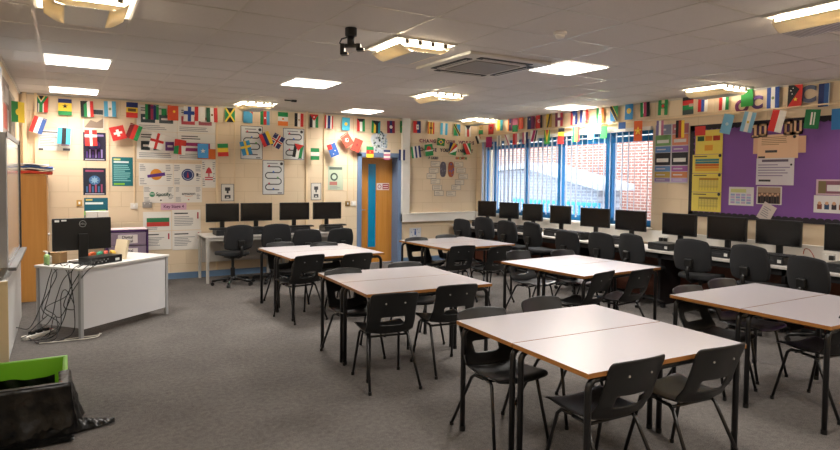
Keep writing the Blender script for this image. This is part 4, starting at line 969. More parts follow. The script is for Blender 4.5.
# posters on the left wall
def d_l1(s, w, h):
    s.r2(-w * .8, -h * .7, w * .6, h * .2, paint('#8fb4cc'), LY); s.r2(-w * .5, h * .3, w * .8, h * .8, paint('#d8d4cc'), LY); s.disc2(w * .3, -h * .2, h * .25, paint('#b86a5a'), LY + 1)
poster('wall_poster', 'pale blue poster on the wall above the near whiteboard end', 'poster', 'L', -0.6, 0.55, 2.0, 2.62, '#c4ccd2', d_l1, 0.006)
def d_l2(s, w, h):
    s.r2(-w * .8, -h * .8, w * .3, h * .1, paint('#a8503f'), LY); s.r2(-w * .2, h * .2, w * .8, h * .8, paint('#c8bdb0'), LY); s.r2(w * .35, -h * .8, w * .8, 0, paint('#dcd8d4'), LY)
poster('wall_poster', 'brown and red collage poster above the whiteboard', 'poster', 'L', 0.58, 1.45, 2.0, 2.56, '#8f7f72', d_l2, 0.006)
def d_l3(s, w, h):
    for k in range(7): s.r2(-w * .9 + k * w * .26, -h * .9 + (k % 3) * h * .2, -w * .7 + k * w * .26, h * .8 - (k % 2) * h * .3, paint(('#7d6f60', '#a89a86', '#5f564c', '#b8a48c')[k % 4]), LY)
poster('wall_poster', 'beige photo collage poster above the far whiteboard end', 'poster', 'L', 1.5, 2.35, 2.02, 2.52, '#b3a48e', d_l3, 0.006)
poster('wall_poster', 'slim cream strip poster beside the oak cupboard top', 'poster', 'L', 2.45, 2.75, 1.85, 2.35, '#d9b98e', None, 0.006)

# ------------------------------------------------------------------ right wall: poster, noticeboard
def d_subj(s, w, h):
    for sx in (-1, 1):
        cols = (('#8a90a8', '#7aa86a', '#5f86c0', '#2b2a30', '#5f86b8', '#b89a4a', '#8f7ab0') if sx < 0 else ('#b8707a', '#d98a6a', '#8f6aa8', '#2b2a30', '#9a5a9a', '#c07a4a', '#b09ac8'))
        z = h * .98
        for k, c in enumerate(cols):
            dz = h * (.32, .36, .2, .42, .18, .2, .12)[k]; x0, x1 = (-w * .98, -w * .04) if sx < 0 else (w * .04, w * .98)
            s.r2(x0, z - dz, x1, z, paint(c), LY)
            if k in (1, 3): s.r2(x0 + w * .1, z - dz * .75, x1 - w * .12, z - dz * .45, paint('#e0ded8'), LY + 1)
            else: s.r2(x0 + w * .1, z - dz * .6, x1 - w * .3, z - dz * .4, paint('#d0ccd0'), LY + 1)
            z -= dz * 1.08
poster('subject_poster', 'multicoloured two column poster between window and purple board', 'poster', 'R', -0.915, -1.445, 1.565, 2.375, '#c6c2c8', d_subj, 0.004)
NB0, NB1, NZ0, NZ1 = -1.475, -4.9, 1.135, 2.325
t = thing('noticeboard', 'purple backed noticeboard with black scalloped border on right wall', 'noticeboard', (XR, (NB0 + NB1) / 2, (NZ0 + NZ1) / 2), RIGHT)
w_, h_ = (NB0 - NB1) / 2, (NZ1 - NZ0) / 2
M_purple = mat('purple_backing_paper', '#80529c', 0.7, noise=0.06, nscale=3)
MB().box(-w_ + 0.01, -0.014, -h_ + 0.01, w_ - 0.01, -0.001, h_ - 0.01, M_purple).build('backing_paper', t)
M_scal = mat('black_border_roll', '#221c26', 0.6)
def scallop(L, name, rot, loc):
    n_ = int(L / 0.075); s = MB()
    pts = [(-L / 2, 0.0)]; st = L / n_
    for k in range(n_):
        for j in range(6):
            a = PI * j / 5; pts.append((-L / 2 + st * k + st / 2 - math.cos(a) * st / 2, 0.045 + 0.022 * math.sin(a)))
    pts.append((L / 2, 0.0))
    # strips of quads keep the concave outline clean
    bot = [(x, 0.0) for x, z in pts]
    for i in range(len(pts) - 1):
        if pts[i + 1][0] - pts[i][0] < 1e-6: continue
        s.prism([(pts[i][0], 0), (pts[i + 1][0], 0), pts[i + 1], pts[i]], -0.022, -0.0145, M_scal)
    s.build(name, t, loc=loc, rot=(0, rot, 0))
scallop(2 * w_, 'border_strip', 0, (0, 0, -h_)); scallop(2 * w_, 'border_strip', PI, (0, 0, h_)); scallop(2 * h_, 'border_strip', PI / 2, (-w_, 0, 0)); scallop(2 * h_, 'border_strip', -PI / 2, (w_, 0, 0))
NO = 0.016
def d_yel(kind):
    def f(s, w, h):
        if kind == 0:
            for k, c in enumerate(('#2f5a3a', '#d98a2a', '#b83a2a')): s.r2(-w * .85 + k * w * .58, h * .1, -w * .35 + k * w * .58, h * .5, paint(c), LY)
            s.r2(-w * .3, -h * .7, w * .3, -h * .25, paint('#d9962f'), LY)
        else:
            s.r2(-w * .9, h * .75, w * .0, h * .85, INK, LY); cols = {1: ('#2f7a86', '#2f7a86', '#c25a2a', '#d9822f', '#e0b040'), 2: ('#b5862f', '#d8c46a', '#d8c46a', '#cfba60'), 3: ('#8a7a40', '#cfbc62', '#cfbc62', '#c9b45a')}[kind]
            z = h * .55
            for c in cols: s.r2(-w * .8 if kind == 1 else -w * .5, z - h * .25, w * .8, z - h * .02, paint(c), LY); z -= h * .27
            if kind > 1:
                for k in range(7): s.r2(-w * .5 + k * w * .2, -h * .8, -w * .48 + k * w * .2, h * .5, paint('#8f8240'), LY + 1)
        s.disc2(w * .85, h * .85, w * .1, INK, LY)
    return f
yz = [(1.945, 2.255), (1.70, 1.94), (1.455, 1.695), (1.205, 1.45)]
ynm = ['topmost yellow sheet with three colour boxes on purple board', 'yellow sheet with teal and orange bands on purple board', 'yellow sheet with pale grid, third down the purple board', 'lowest yellow sheet touching the board bottom border']
for k in range(4): poster('yellow_sheet', ynm[k], 'sheet', 'R', -1.525 if k else -1.56, -1.94, yz[k][0], yz[k][1], '#e3cf5e', d_yel(k), NO + 0.008, group='yellow sheets on the noticeboard')
poster('red_card', 'red card at the top corner of the purple board', 'card', 'R', -1.55, -1.70, 2.19, 2.31, '#cf3a30', None, NO + 0.014)
def d_peach(s, w, h):
    text_lines(s, -w * .8, w * .6, h * .1, h * .85, 5, paint('#b08a66'), LY); s.r2(-w * .6, -h * .5, 0, -h * .3, INK, LY); s.disc2(w * .82, h * .75, w * .08, INK, LY); s.r2(-w * .95, -h * .95, -w * .6, -h * .8, INK, LY)
poster('peach_tab', 'wider peach strip showing behind the peach sheet', 'card', 'R', -2.33, -2.93, 1.93, 2.12, '#e3b596', None, NO + 0.002)
poster('peach_sheet', 'peach printed sheet in the middle of the purple board', 'sheet', 'R', -2.385, -2.85, 1.87, 2.15, '#ecc5a2', d_peach, NO + 0.005)
def d_wht(s, w, h):
    s.r2(-w * .7, h * .72, w * .7, h * .9, paint('#6a5f70'), LY); text_lines(s, -w * .9, w * .9, -h * .4, h * .6, 5, paint('#9a8fa8'), LY); s.r2(-w * .85, -h * .75, -w * .2, -h * .6, INK, LY); s.disc2(w * .85, h * .5, w * .06, INK, LY)
poster('white_sheet', 'white printed sheet under the peach one on purple board', 'sheet', 'R', -2.38, -2.815, 1.56, 1.875, '#dcd6dc', d_wht, NO + 0.008)
def d_tbl(s, w, h):
    s.r2(-w * .85, h * .4, w * .4, h * .8, paint('#c8cc8a'), LY)
    for i in range(4):
        for j in range(4): s.r2(-w * .85 + i * w * .43, -h * .8 + j * h * .28, -w * .5 + i * w * .43, -h * .58 + j * h * .28, paint(('#b09ac8', '#9fb4d0', '#c0a8c8', '#8fa8c8')[(i + j) % 4]), LY)
poster('table_print', 'white print with pastel table at the purple board bottom', 'print', 'R', -2.04, -2.355, 1.303, 1.53, '#dcdad8', d_tbl, NO + 0.002)
def d_team(s, w, h):
    s.r2(-w * .9, -h * .9, w * .9, h * .9, paint('#7a5f4c'), LY); s.r2(-w * .9, h * .3, w * .9, h * .9, paint('#a88f78'), LY + 1)
    for k in range(8): s.disc2(-w * .75 + k * w * .21, h * .0 + (k % 2) * h * .15, h * .13, paint('#c9a284'), LY + 3); s.r2(-w * .85 + k * w * .21, -h * .9, -w * .66 + k * w * .21, -h * .1, paint(('#201c20', '#3a2f30')[k % 2]), LY + 2)
poster('group_photo', 'group photograph print beside the pastel table print', 'photograph', 'R', -2.39, -2.685, 1.33, 1.543, '#e0dcd8', d_team, NO + 0.002)
poster('tilted_card', 'tilted pale card hanging at the purple board bottom edge', 'card', 'R', -2.44, -2.60, 1.13, 1.34, '#cfc3bd', lambda s, w, h: text_lines(s, -w * .7, w * .7, -h * .6, h * .6, 5, GREY, LY), NO + 0.012, rot=rad(28))
def d_ph(s, w, h):
    s.r2(-w * .9, -h * .8, w * .9, h * .8, paint('#8a5a6a'), LY); s.r2(-w * .5, -h * .5, w * .8, h * .3, paint('#dcd8d8'), LY + 1); s.r2(-w * .9, -h * .8, -w * .55, h * .8, paint('#7a6a4a'), LY + 1)
poster('framed_print', 'pink framed print at the picture edge on purple board', 'print', 'R', -3.055, -3.50, 1.46, 1.63, '#d2b4c0', d_ph, NO + 0.006)
def d_cart(s, w, h):
    for k in range(6): s.disc2(-w * .75 + k * w * .3, h * .1, h * .2, paint('#d0a080'), LY + 1); s.r2(-w * .85 + k * w * .3, -h * .6, -w * .65 + k * w * .3, h * .0, paint(('#8a4a3a', '#2f4a6a', '#3a3038')[k % 3]), LY)
poster('people_print', 'white print of small figures below the pink framed print', 'print', 'R', -3.035, -3.52, 1.265, 1.455, '#dcd8d8', d_cart, NO + 0.003)
def block(ch, g):
    a, b_, t_ = 0.045 + g, 0.075 + g, 0.030 + 2 * g
    if ch == '1': return [[(-0.018 - g, -b_), (0.018 + g, -b_), (0.018 + g, b_), (-0.018 - g, b_)], [(-0.04 - g, 0.035 - g), (-0.018, 0.035 - g), (-0.018, b_), (-0.04 - g, 0.055 + g)], [(-0.042 - g, -b_), (0.042 + g, -b_), (0.042 + g, -b_ + t_ * .8), (-0.042 - g, -b_ + t_ * .8)]]
    q = [[(-a, -b_), (-a + t_, -b_), (-a + t_, b_), (-a, b_)], [(a - t_, -b_), (a, -b_), (a, b_), (a - t_, b_)], [(-a, -b_), (a, -b_), (a, -b_ + t_), (-a, -b_ + t_)]]
    if ch in '0O': q.append([(-a, b_ - t_), (a, b_ - t_), (a, b_), (-a, b_)])
    return q
for name, chars, uv, lb in (('number_letters', '10', ((755.5, 131), (763, 130)), 'peach cut out digits reading 10 at the board top'), ('word_letters', 'OU', ((788.5, 128), (798, 127)), 'peach cut out letters reading OU by the green flag')):
    p0 = on_plane(uv[0][0], uv[0][1], 0, XR - NO - 0.012); t = thing(name, lb, 'lettering', p0, RIGHT)
    for ch, (u, v) in zip(chars, uv):
        p = on_plane(u, v, 0, XR - NO - 0.012); lx, lz = p0.y - p.y, p.z - p0.z
        s = MB()
        for q in block(ch, 0.007): s.prism(q, -0.002, 0, paint('#2b1f26'))
        b0 = s.build('letter', t, loc=(lx, 0, lz)); s = MB()
        for q in block(ch, -0.002): s.prism(q, -0.005, -0.0025, paint('#e8bd98'))
        s.build('letter_face', b0)
# ------------------------------------------------------------------ flags
R_, G_, B_, Y_, W_, K_c, O_, LB, N_, MR = '#cf2f2a', '#1f8a4a', '#2a4fa0', '#ecc83a', '#eeeae2', '#1c1c1e', '#e0762a', '#5ab0d8', '#1f2f6a', '#8a1f3a'
TEAL, PINK = '#1f8a9a', '#c86a8a'
def flag(u, v, w, h, plane, base, label, extra=(), tilt=0.0, val=None, yaw=0.0):
    """u, v: where the photo shows its centre; w, h metres; base 'V:..' / 'H:..' bands"""
    axis = 1 if plane == 'B' else 0
    val = val if val is not None else {'B': YB - 0.035, 'R': XR - 0.035, 'L': XL + 0.03}[plane]
    p = on_plane(u, v, axis, val)
    s = MB(); mode, cols = base.split(':'); cols = cols.split(','); n_ = len(cols)
    for k, c in enumerate(cols):
        if mode == 'V': s.box(-w / 2 + w * k / n_, -0.001, -h / 2, -w / 2 + w * (k + 1) / n_, 0.001, h / 2, paint(c))
        else: s.box(-w / 2, -0.001, h / 2 - h * (k + 1) / n_, w / 2, 0.001, h / 2 - h * k / n_, paint(c))
    L_ = 3
    for e in extra:
        k = e[0]; c = paint(e[-1]); a = e[1:-1]
        if k == 'r': s.r2(a[0] * w, a[1] * h, a[2] * w, a[3] * h, c, L_)
        if k == 'p': s.poly2([(a[i] * w, a[i + 1] * h) for i in range(0, len(a), 2)], c, L_)
        if k == 'd': s.disc2(a[0] * w, a[1] * h, a[2] * w, c, L_)
        if k == 's': s.star2(a[0] * w, a[1] * h, a[2] * w, c, L_)
        L_ += 1
    rz = {'B': BACK, 'R': RIGHT, 'L': LEFT}[plane]
    o = s.build('bunting_flag', loc=p, rot=(0, rad(tilt), rz + rad(yaw)))
    o.location.z = p.z; tag(o, label, 'flag', 'bunting flags')
    return p + Vector((0, 0, h / 2))
X = '-' 
FW, FH = 0.155, 0.225
up, upr, lo, lor = [], [], [], []
YSH = ('p', -.5, .5, -.3, .5, 0, .1, .3, .5, .5, .5, .12, 0, .12, -.5, -.12, -.5, -.12, 0, G_)
def bflag(u, v, base, label, extra=(), w=FW, h=FH, tilt=0, yaw=None):
    up.append(flag(u, v, w, h, 'B', base, label, extra, tilt + random.uniform(-2, 2), yaw=random.uniform(-6, 6) if yaw is None else yaw))
bflag(41, 104, 'V:' + N_ + ',' + R_, 'South African flag first in the upper row at the cupboard corner', (('p', -.5, .5, .5, .5, 0, -.05, W_), ('r', -.2, -.5, .2, .05, W_), YSH, ('p', -.28, .5, .28, .5, 0, .18, Y_), ('p', -.2, .5, .2, .5, 0, .24, K_c)), w=0.165)
bflag(65, 107, 'H:' + N_ + ',' + Y_ + ',' + Y_ + ',' + G_, 'blue-yellow-green flag with black marks, second in upper row', (('s', 0, .05, .22, K_c),), w=0.165)
bflag(87, 109, 'V:' + K_c + ',' + G_ + ',' + W_ + ',' + R_, 'black-green-white-red flag over the tan picture print', (('p', -.5, .5, .1, .5, -.5, .1, K_c),), w=.16)
bflag(110, 109, 'V:' + LB + ',' + W_ + ',' + LB, 'light blue and white banded flag with centre emblem, upper row', (('d', 0, 0, .12, '#8a9a6a'),))
bflag(132, 110, 'H:' + N_ + ',' + Y_ + ',' + R_, 'navy-yellow-red flag with dark emblem over the conduit', (('r', -.35, -.1, .35, .1, '#5a4a20'),))
bflag(152, 112, 'V:' + G_ + ',' + K_c + ',' + PINK + ',' + N_ + ',' + G_, 'green flag with pink and black central bands, upper row', (('r', -.1, -.5, .08, .5, '#b0385a'), ('d', 0, 0.3, .12, '#6a2a6a')), w=0.19)
bflag(164, 112, 'V:' + G_, 'narrow green flag edge beside the pink banded one', (), w=0.07, h=0.10)
bflag(173, 113, 'V:' + '#d8502a' + ',' + '#d8502a', 'plain orange red flag of the upper row over white pages', (('d', .1, .1, .12, Y_),))
bflag(189, 114, 'V:' + W_, 'white flag with broad blue cross in the upper row', (('r', -.12, -.5, .2, .5, B_), ('r', -.5, -.05, .5, .2, B_)))
bflag(200, 114, 'V:' + R_ + ',' + W_ + ',' + W_, 'flag with red hoist band and white field, upper row', ())
bflag(212, 115, 'V:' + '#1f5a3a' + ',' + W_ + ',' + R_, 'dark green-white-red flag at the end of the pages', (('d', 0, 0, .1, '#8a6a3a'),), w=.17)
bflag(230, 115, 'V:' + G_, 'Jamaican flag, green and black with yellow saltire', (('p', -.5, .5, .5, .5, 0, 0, K_c), ('p', -.5, -.5, 0, 0, .5, -.5, K_c), ('p', -.5, .5, -.38, .5, .5, -.42, .5, -.5, .38, -.5, -.5, .42, Y_), ('p', .5, .5, .38, .5, -.5, -.42, -.5, -.5, -.38, -.5, .5, .42, Y_)))
bflag(248, 116, 'V:#4aa0c8', 'light blue flag with red corner above first winding path sheet', (('p', .1, .5, .5, .5, .5, .1, R_), ('d', .25, .3, .08, Y_)))
bflag(265, 118, 'V:' + G_ + ',' + R_ + ',' + LB, 'green-red-light blue vertical banded flag, upper row', (('d', 0, 0, .1, W_),))
bflag(283, 119, 'H:' + G_ + ',' + W_ + ',' + O_, 'green-white-orange horizontal banded flag, upper row', (('d', 0, 0, .1, O_),), w=.17)
bflag(299, 120, 'V:' + K_c + ',' + W_ + ',' + R_, 'black-white-red vertical banded flag above second path sheet', (('d', 0, 0, .09, '#b08a3a'),))
bflag(314, 121, 'V:' + K_c + ',' + W_ + ',' + G_, 'black-white-green flag with red top triangle, upper row', (('p', -.5, .5, .5, .5, 0, 0, R_), ('d', 0, .3, .08, W_)))
bflag(329, 122, 'V:' + R_ + ',' + W_ + ',' + N_ + ',' + N_ + ',' + W_ + ',' + R_, 'red-white-navy striped flag beside the thick conduit', ())
bflag(346, 124, 'V:#48b4d0', 'sky blue flag with yellow sun above two red tilted flags', (('d', 0, 0, .2, Y_),))
bflag(361, 125, 'V:' + R_ + ',' + W_ + ',' + G_, 'red-white-green flag with black top, left of the collage', (('p', -.5, .5, .5, .5, .2, .25, -.2, .25, K_c),))
bflag(376, 127, 'V:' + G_ + ',' + Y_ + ',' + K_c + ',' + TEAL, 'green-yellow-black-teal flag over the silver collage', (('p', -.5, .5, .5, .5, 0, .1, K_c),), w=0.18)
bflag(391, 127, 'V:' + MR + ',' + N_ + ',' + MR, 'maroon and navy flag with white star over the door', (('d', 0, 0, .2, W_),))
bflag(404, 127, 'V:' + G_ + ',' + R_ + ',' + R_, 'green and red flag with yellow disc on the white column', (('d', -.15, 0, .17, Y_),))
bflag(417, 127, 'V:' + R_ + ',' + N_, 'red and navy flag with white centre, above brain panel', (('r', -.1, -.2, .25, .2, W_), ('d', .1, 0, .1, '#6a7a9a')))
bflag(431, 128, 'V:' + '#c86a2a' + ',' + Y_ + ',' + '#8a3a2a' + ',' + Y_ + ',' + R_, 'orange-yellow-brown striped flag above the word letters', (('r', -.2, -.08, .2, .08, '#5a2a1f'),))
bflag(444, 129, 'V:#4ab0d8,' + W_ + ',#4ab0d8', 'blue-white-blue flag with plain bands above the brain', ())
bflag(457, 130, 'V:' + G_ + ',' + '#2a8ac0', 'green and blue flag with yellow-black diagonal near the corner', (('p', -.5, .5, -.3, .5, .5, -.3, .5, -.5, .3, -.5, -.5, .3, Y_), ('p', -.5, .5, -.38, .5, .5, -.38, .5, -.5, .38, -.5, -.5, .38, K_c)))
bflag(468, 131, 'V:' + W_ + ',' + R_ + ',' + W_, 'red flag with black top triangle nearest the corner', (('p', -.5, .5, .5, .5, 0, .05, K_c),))
def rflag(u, v, base, label, extra=(), w=0.24, h=0.25, tilt=0, yaw=None, z=None, val=None):
    upr.append(flag(u, v, w * 0.62, h, 'R', base, label, extra, tilt + random.uniform(-2, 2), yaw=random.uniform(-5, 5) if yaw is None else yaw, val=val))
rflag(481, 128, 'H:' + O_ + ',' + '#c8b080' + ',' + G_, 'orange and green flag right in the window corner', (('d', 0, 0, .12, '#a05a2a'),), val=XR - 0.10)
rflag(491, 128, 'V:#b02a2a', 'dark red flag with black eagle shape, first over the window', (('s', 0, 0, .3, K_c),), w=.27)
rflag(500, 124, 'V:' + Y_ + ',' + TEAL, 'yellow and teal two band flag over the window', ())
rflag(510, 124, 'V:' + O_ + ',' + N_ + ',' + '#7a2a5a', 'orange-navy-purple banded flag over the window', (('d', 0, 0, .1, Y_),))
rflag(515, 125, 'H:' + PINK + ',' + G_, 'pink and green flag overlapped by the orange-navy one', ())
rflag(521, 122, 'V:#d8502f', 'plain vermilion flag over the window', (('d', .1, .2, .1, Y_),), w=.22)
rflag(531, 122, 'V:' + N_ + ',' + '#7a2a5a', 'navy and purple flag over the window', (('s', -.2, .2, .12, W_),), w=.3)
rflag(539, 121, 'V:' + R_ + ',' + R_ + ',' + K_c, 'red flag with white ring and black edge, over window', (('d', 0, 0, .2, W_), ('d', .05, 0, .13, R_)), w=.26)
rflag(549, 120, 'V:' + Y_ + ',#c8a24a', 'yellow flag with black slanting band over the window', (('p', .1, .5, .4, .5, -.1, -.5, -.4, -.5, K_c),), w=.24)
rflag(559, 119, 'V:#7a2a4a,' + W_ + ',' + '#b83a48', 'purple-white-red flag above the black-yellow-red one', (('r', -.45, -.1, .45, .1, '#7a2a5a'),), w=.28)
rflag(574, 117, 'V:#c03040,' + W_ + ',' + N_, 'red-white flag with navy wedge over the window', (('p', -.5, .5, .5, .5, 0, 0, B_),), w=.26)
rflag(584, 115, 'V:' + N_ + ',' + W_ + ',' + R_, 'navy-white-red vertical tricolour over the window', (), w=.27)
rflag(600, 115, 'V:' + G_ + ',' + W_ + ',' + O_, 'green-white-orange upright tricolour with centre dot', (('d', 0, 0, .13, O_),), w=.26)
rflag(614, 113, 'V:' + G_, 'green flag with black-yellow diagonal and blue corner', (('p', -.5, .5, -.5, -.5, .5, -.5, '#3a8ac8'), ('p', -.5, .5, -.25, .5, .5, -.25, .5, -.5, .25, -.5, -.5, .25, Y_), ('p', -.5, .5, -.32, .5, .5, -.32, .5, -.5, .32, -.5, -.5, .32, K_c)), w=.26)
rflag(629, 111, 'V:#2f86c0', 'blue flag with large yellow disc above the orange sunburst', (('d', 0, 0, .28, Y_), ('s', 0, 0, .18, '#c8d08a')), w=.24)
rflag(645, 108, 'V:' + G_ + ',' + '#b02a5a' + ',' + K_c, 'green-pink-black flag with small white marks, window end', (('r', -.2, -.3, -.14, .3, W_), ('r', .1, -.4, .16, .4, PINK)), w=.26)
rflag(663, 106, 'V:' + G_ + ',#e0d0a8,' + G_, 'green flag with red centre and cream bands, after window', (('r', -.5, -.14, .5, .14, G_), ('d', 0, 0, .16, R_)), w=.24)
rflag(688, 105, 'H:' + K_c + ',' + R_ + ',' + G_ + ',' + '#3a4a4a', 'black-red-green flag with grey lower band, above subject poster', (('r', .1, -.1, .5, .05, '#a89a8a'),), w=.27)
rflag(703, 102, 'V:' + R_ + ',' + B_ + ',' + W_, 'red-blue-white flag with shield under the ceiling light', (('d', .3, .2, .18, N_), ('d', .3, .2, .09, W_)), w=.22)
rflag(724, 100, 'V:' + R_ + ',' + W_ + ',' + G_, 'red-white-green flag with blue top wedge under ceiling light', (('p', -.5, .5, .5, .5, 0, .1, B_),), w=.22)
rflag(747, 96, 'V:' + '#1f8a3a', 'plain bright green flag above the purple letter shapes', (), w=.24)
rflag(773, 98, 'V:' + B_ + ',' + W_ + ',' + B_, 'blue-white-blue flag with emblem above the peach sheet', (('d', 0, 0, .12, '#7a8a5a'),), w=.24)
rflag(795, 96, 'V:' + K_c, 'red and black diagonal flag with bird and stars', (('p', .5, .5, .5, -.5, -.5, -.5, R_), ('p', -.1, .5, .5, .5, .5, .2, R_), ('s', .05, -.15, .16, Y_), ('s', -.3, .25, .07, W_), ('s', -.15, .35, .06, W_), ('s', -.2, .1, .06, W_)), w=.25)
rflag(824, 95, 'V:' + N_ + ',' + '#2a5a9a', 'navy and blue flag with pale edge by picture edge', (('r', .42, -.5, .5, .5, '#c8d4e0'),), w=.19)
# letter shapes behind flags on the right wall
def rletter(ch, u, v, size, col, label):
    p = on_plane(u, v, 0, XR - 0.012); t = thing('cut_out_letter', label, 'lettering', p, RIGHT)
    text_obj('letter', ch, size, paint(col), t, (0, 0, 0), offset=0.010, depth=0.003)
rletter('O', 742, 107, 0.21, '#6a2a5a', 'purple cut out letter O under the plain bright green flag')
rletter('C', 757, 103, 0.20, '#5a3a78', 'violet cut out letter C beside the plain bright green flag')
rletter('C', 808, 95, 0.25, '#6a6f86', 'grey outlined letter C beside the bird and stars flag')
def lflag(u, v, base, label, extra=(), w=FW, h=FH, tilt=0):
    lo.append(flag(u, v, w, h, 'B', base, label, extra, tilt, val=YB - 0.11, yaw=random.uniform(-8, 8)))
lflag(38, 125, 'V:' + R_ + ',' + W_ + ',' + '#3a5a9a', 'tilted red-white-blue flag first in the lower row', (), tilt=18)
lflag(64, 136, 'V:#4ab0d0,' + K_c + ',#4ab0d0', 'light blue flag with black central band, lower row', (), w=.16, tilt=3)
lflag(91, 138, 'V:' + R_, 'Danish style red flag with white cross over dark poster', (('r', -.1, -.5, .1, .5, W_), ('r', -.5, .05, .5, .22, W_)), tilt=-2)
lflag(118, 133, 'V:' + R_, 'Swiss flag, red with short white cross, tilted', (('r', -.1, -.25, .1, .25, W_), ('r', -.3, -.08, .3, .08, W_)), w=.19, h=.2, tilt=-16)
lflag(134, 132, 'V:#7a1f1f,' + R_ + ',' + G_, 'tilted dark red and green flag above the white pages', (), w=.17, tilt=20)
lflag(157, 141, 'V:' + W_, 'English flag, white with red cross, over the pages', (('r', -.1, -.5, .1, .5, R_), ('r', -.5, -.08, .5, .08, R_)), w=.19, h=.24, tilt=14)
lflag(180, 147, 'V:' + R_ + ',' + '#d8402f', 'red flag with green lower corner over the white pages', (('p', -.5, -.5, -.1, -.5, -.1, .1, -.5, 0, G_), ('p', .1, .1, .5, .1, .5, -.5, .2, -.5, W_)), w=.17, tilt=6)
lflag(203, 151, 'V:#4a9ad8', 'light blue flag with white star over the orange sheet', (('s', 0, 0, .25, W_),), w=.16)
lflag(223, 150, 'H:' + G_ + ',' + Y_ + ',' + R_, 'green-yellow-red horizontal flag right of the orange sheet', (), w=.16, h=.2, tilt=-3)
lflag(246, 148, 'V:#2f86b8', 'Swedish style blue flag with yellow cross, lower row', (('r', -.1, -.5, .12, .5, Y_), ('r', -.5, 0, .5, .16, Y_)), w=.16, tilt=-14)
lflag(266, 139, 'V:' + R_ + ',' + N_ + ',' + Y_, 'tilted red-navy-yellow banded flag between path sheets', (), w=.17, h=.22, tilt=-24)
lflag(277, 141, 'V:#2b2f66', 'tilted navy flag with red and white cross between path sheets', (('r', -.14, -.5, .14, .5, W_), ('r', -.5, -.1, .5, .1, W_), ('r', -.07, -.5, .07, .5, R_), ('r', -.5, -.05, .5, .05, R_)), w=.19, h=.21, tilt=30)
lflag(298, 151, 'V:' + K_c + ',' + W_ + ',' + G_, 'black-white-green flag with red wedge over second path sheet', (('p', -.5, .5, .5, .5, 0, .0, R_),), w=.16, tilt=10)
lflag(315, 154, 'H:' + G_ + ',' + W_ + ',' + G_, 'green-white-green horizontal banded flag by the thick conduit', (), w=.15, h=.2)
lflag(333, 150, 'V:#2f5aa0', 'tilted blue ensign flag with stars above the green poster', (('r', -.5, .1, 0, .5, R_), ('s', .2, -.1, .1, W_), ('s', -.1, -.3, .08, W_)), w=.16, tilt=-22)
lflag(347, 140, 'V:#d8442f', 'tilted red flag with white crescent disc before the conduits', (('d', 0, 0, .2, W_), ('d', .05, 0, .13, '#d8442f')), w=.17, tilt=-34)
lflag(357, 145, 'V:#d23a2a', 'tilted red flag with dark emblem near the oak door', (('s', 0, 0, .2, K_c),), w=.16, h=.23, tilt=22)
lflag(370, 152, 'H:' + G_ + ',' + R_ + ',' + Y_, 'green-red-yellow horizontal banded flag over the door top', (('s', 0, 0, .12, Y_),), w=.15, h=.2)
lflag(387, 155, 'H:' + N_ + ',' + W_ + ',' + PINK + ',' + W_ + ',' + PINK, 'pink striped flag with navy top over the door', (), w=.13, h=.18)
lflag(402, 155, 'V:' + N_ + ',' + W_ + ',' + N_, 'navy and white flag on the white column by the door', (), w=.13, h=.2)
lflag(416, 152, 'V:' + G_ + ',' + W_ + ',' + N_ + ',' + W_ + ',' + N_, 'green-white-navy striped flag left of the brain display', (), w=.19, h=.22, tilt=-8)
lflag(429, 150, 'V:' + G_, 'green flag with red emblem above the grey brain half', (('d', 0, .1, .3, R_), ('r', -.5, -.1, .5, 0, W_)), w=.17, h=.22, tilt=-8)
lflag(441, 142, 'V:#2a7a3f', 'small green flag with yellow diamond amid the cut out words', (('p', -.35, 0, 0, -.35, .35, 0, 0, .35, Y_), ('d', 0, 0, .15, B_)), w=.16, h=.14, tilt=6)
lflag(453, 149, 'V:' + G_, 'fan striped blue-yellow-red-green flag above orange brain half', (('p', -.5, -.5, -.5, .5, -.1, .5, N_), ('p', -.5, -.5, -.1, .5, .25, .5, Y_), ('p', -.5, -.5, .25, .5, .5, .3, R_), ('p', -.5, -.5, .5, .3, .5, -.1, W_)), w=.17, h=.23, tilt=10)
lflag(467, 149, 'V:' + G_, 'black-white-red flag with green wedge near the window', (('p', -.5, .5, -.1, .5, .4, -.5, -.1, -.5, R_), ('p', -.5, .5, -.5, -.3, -.1, -.5, K_c), ('p', -.1, .5, .05, .5, .5, -.4, .4, -.5, W_)), w=.17, h=.22, tilt=-6)
lflag(479, 139, 'V:' + K_c + ',' + W_ + ',' + R_, 'small tilted black-white-red flag beside the window edge', (), w=.15, h=.16, tilt=-24)
def wflag(u, v, base, label, extra=(), w=0.25, h=0.2, tilt=0, val=XR - 0.14):
    lor.append(flag(u, v, w * (0.58 if u < 700 else 0.66), h, 'R', base, label, extra, tilt, val=val, yaw=random.uniform(-6, 6)))
wflag(489, 142, 'V:#a8286a', 'plain magenta flag at the corner end of the blind', (), w=.32)
wflag(499, 141, 'V:' + W_ + ',' + '#8a8f98' + ',' + W_, 'white and grey banded flag on the blind top', (), w=.26)
wflag(507, 140, 'V:' + W_, 'white flag with pink saltire on the blind top', (('p', -.5, .5, -.3, .5, .5, -.5, .3, -.5, PINK),), w=.26)
wflag(516, 139, 'V:' + R_ + ',' + '#d86a7a' + ',' + W_, 'red and rose flag on the blind top', (), w=.28)
wflag(525, 138, 'V:' + PINK + ',' + W_ + ',' + N_, 'rose-white-navy flag on the blind top', (), w=.28)
wflag(534, 136, 'V:' + W_, 'white flag with black and crimson slanting bands on blind', (('p', -.1, .5, .25, .5, -.1, -.5, -.45, -.5, '#b0286a'), ('p', .3, .5, .5, .5, .2, -.5, 0, -.5, K_c)), w=.3)
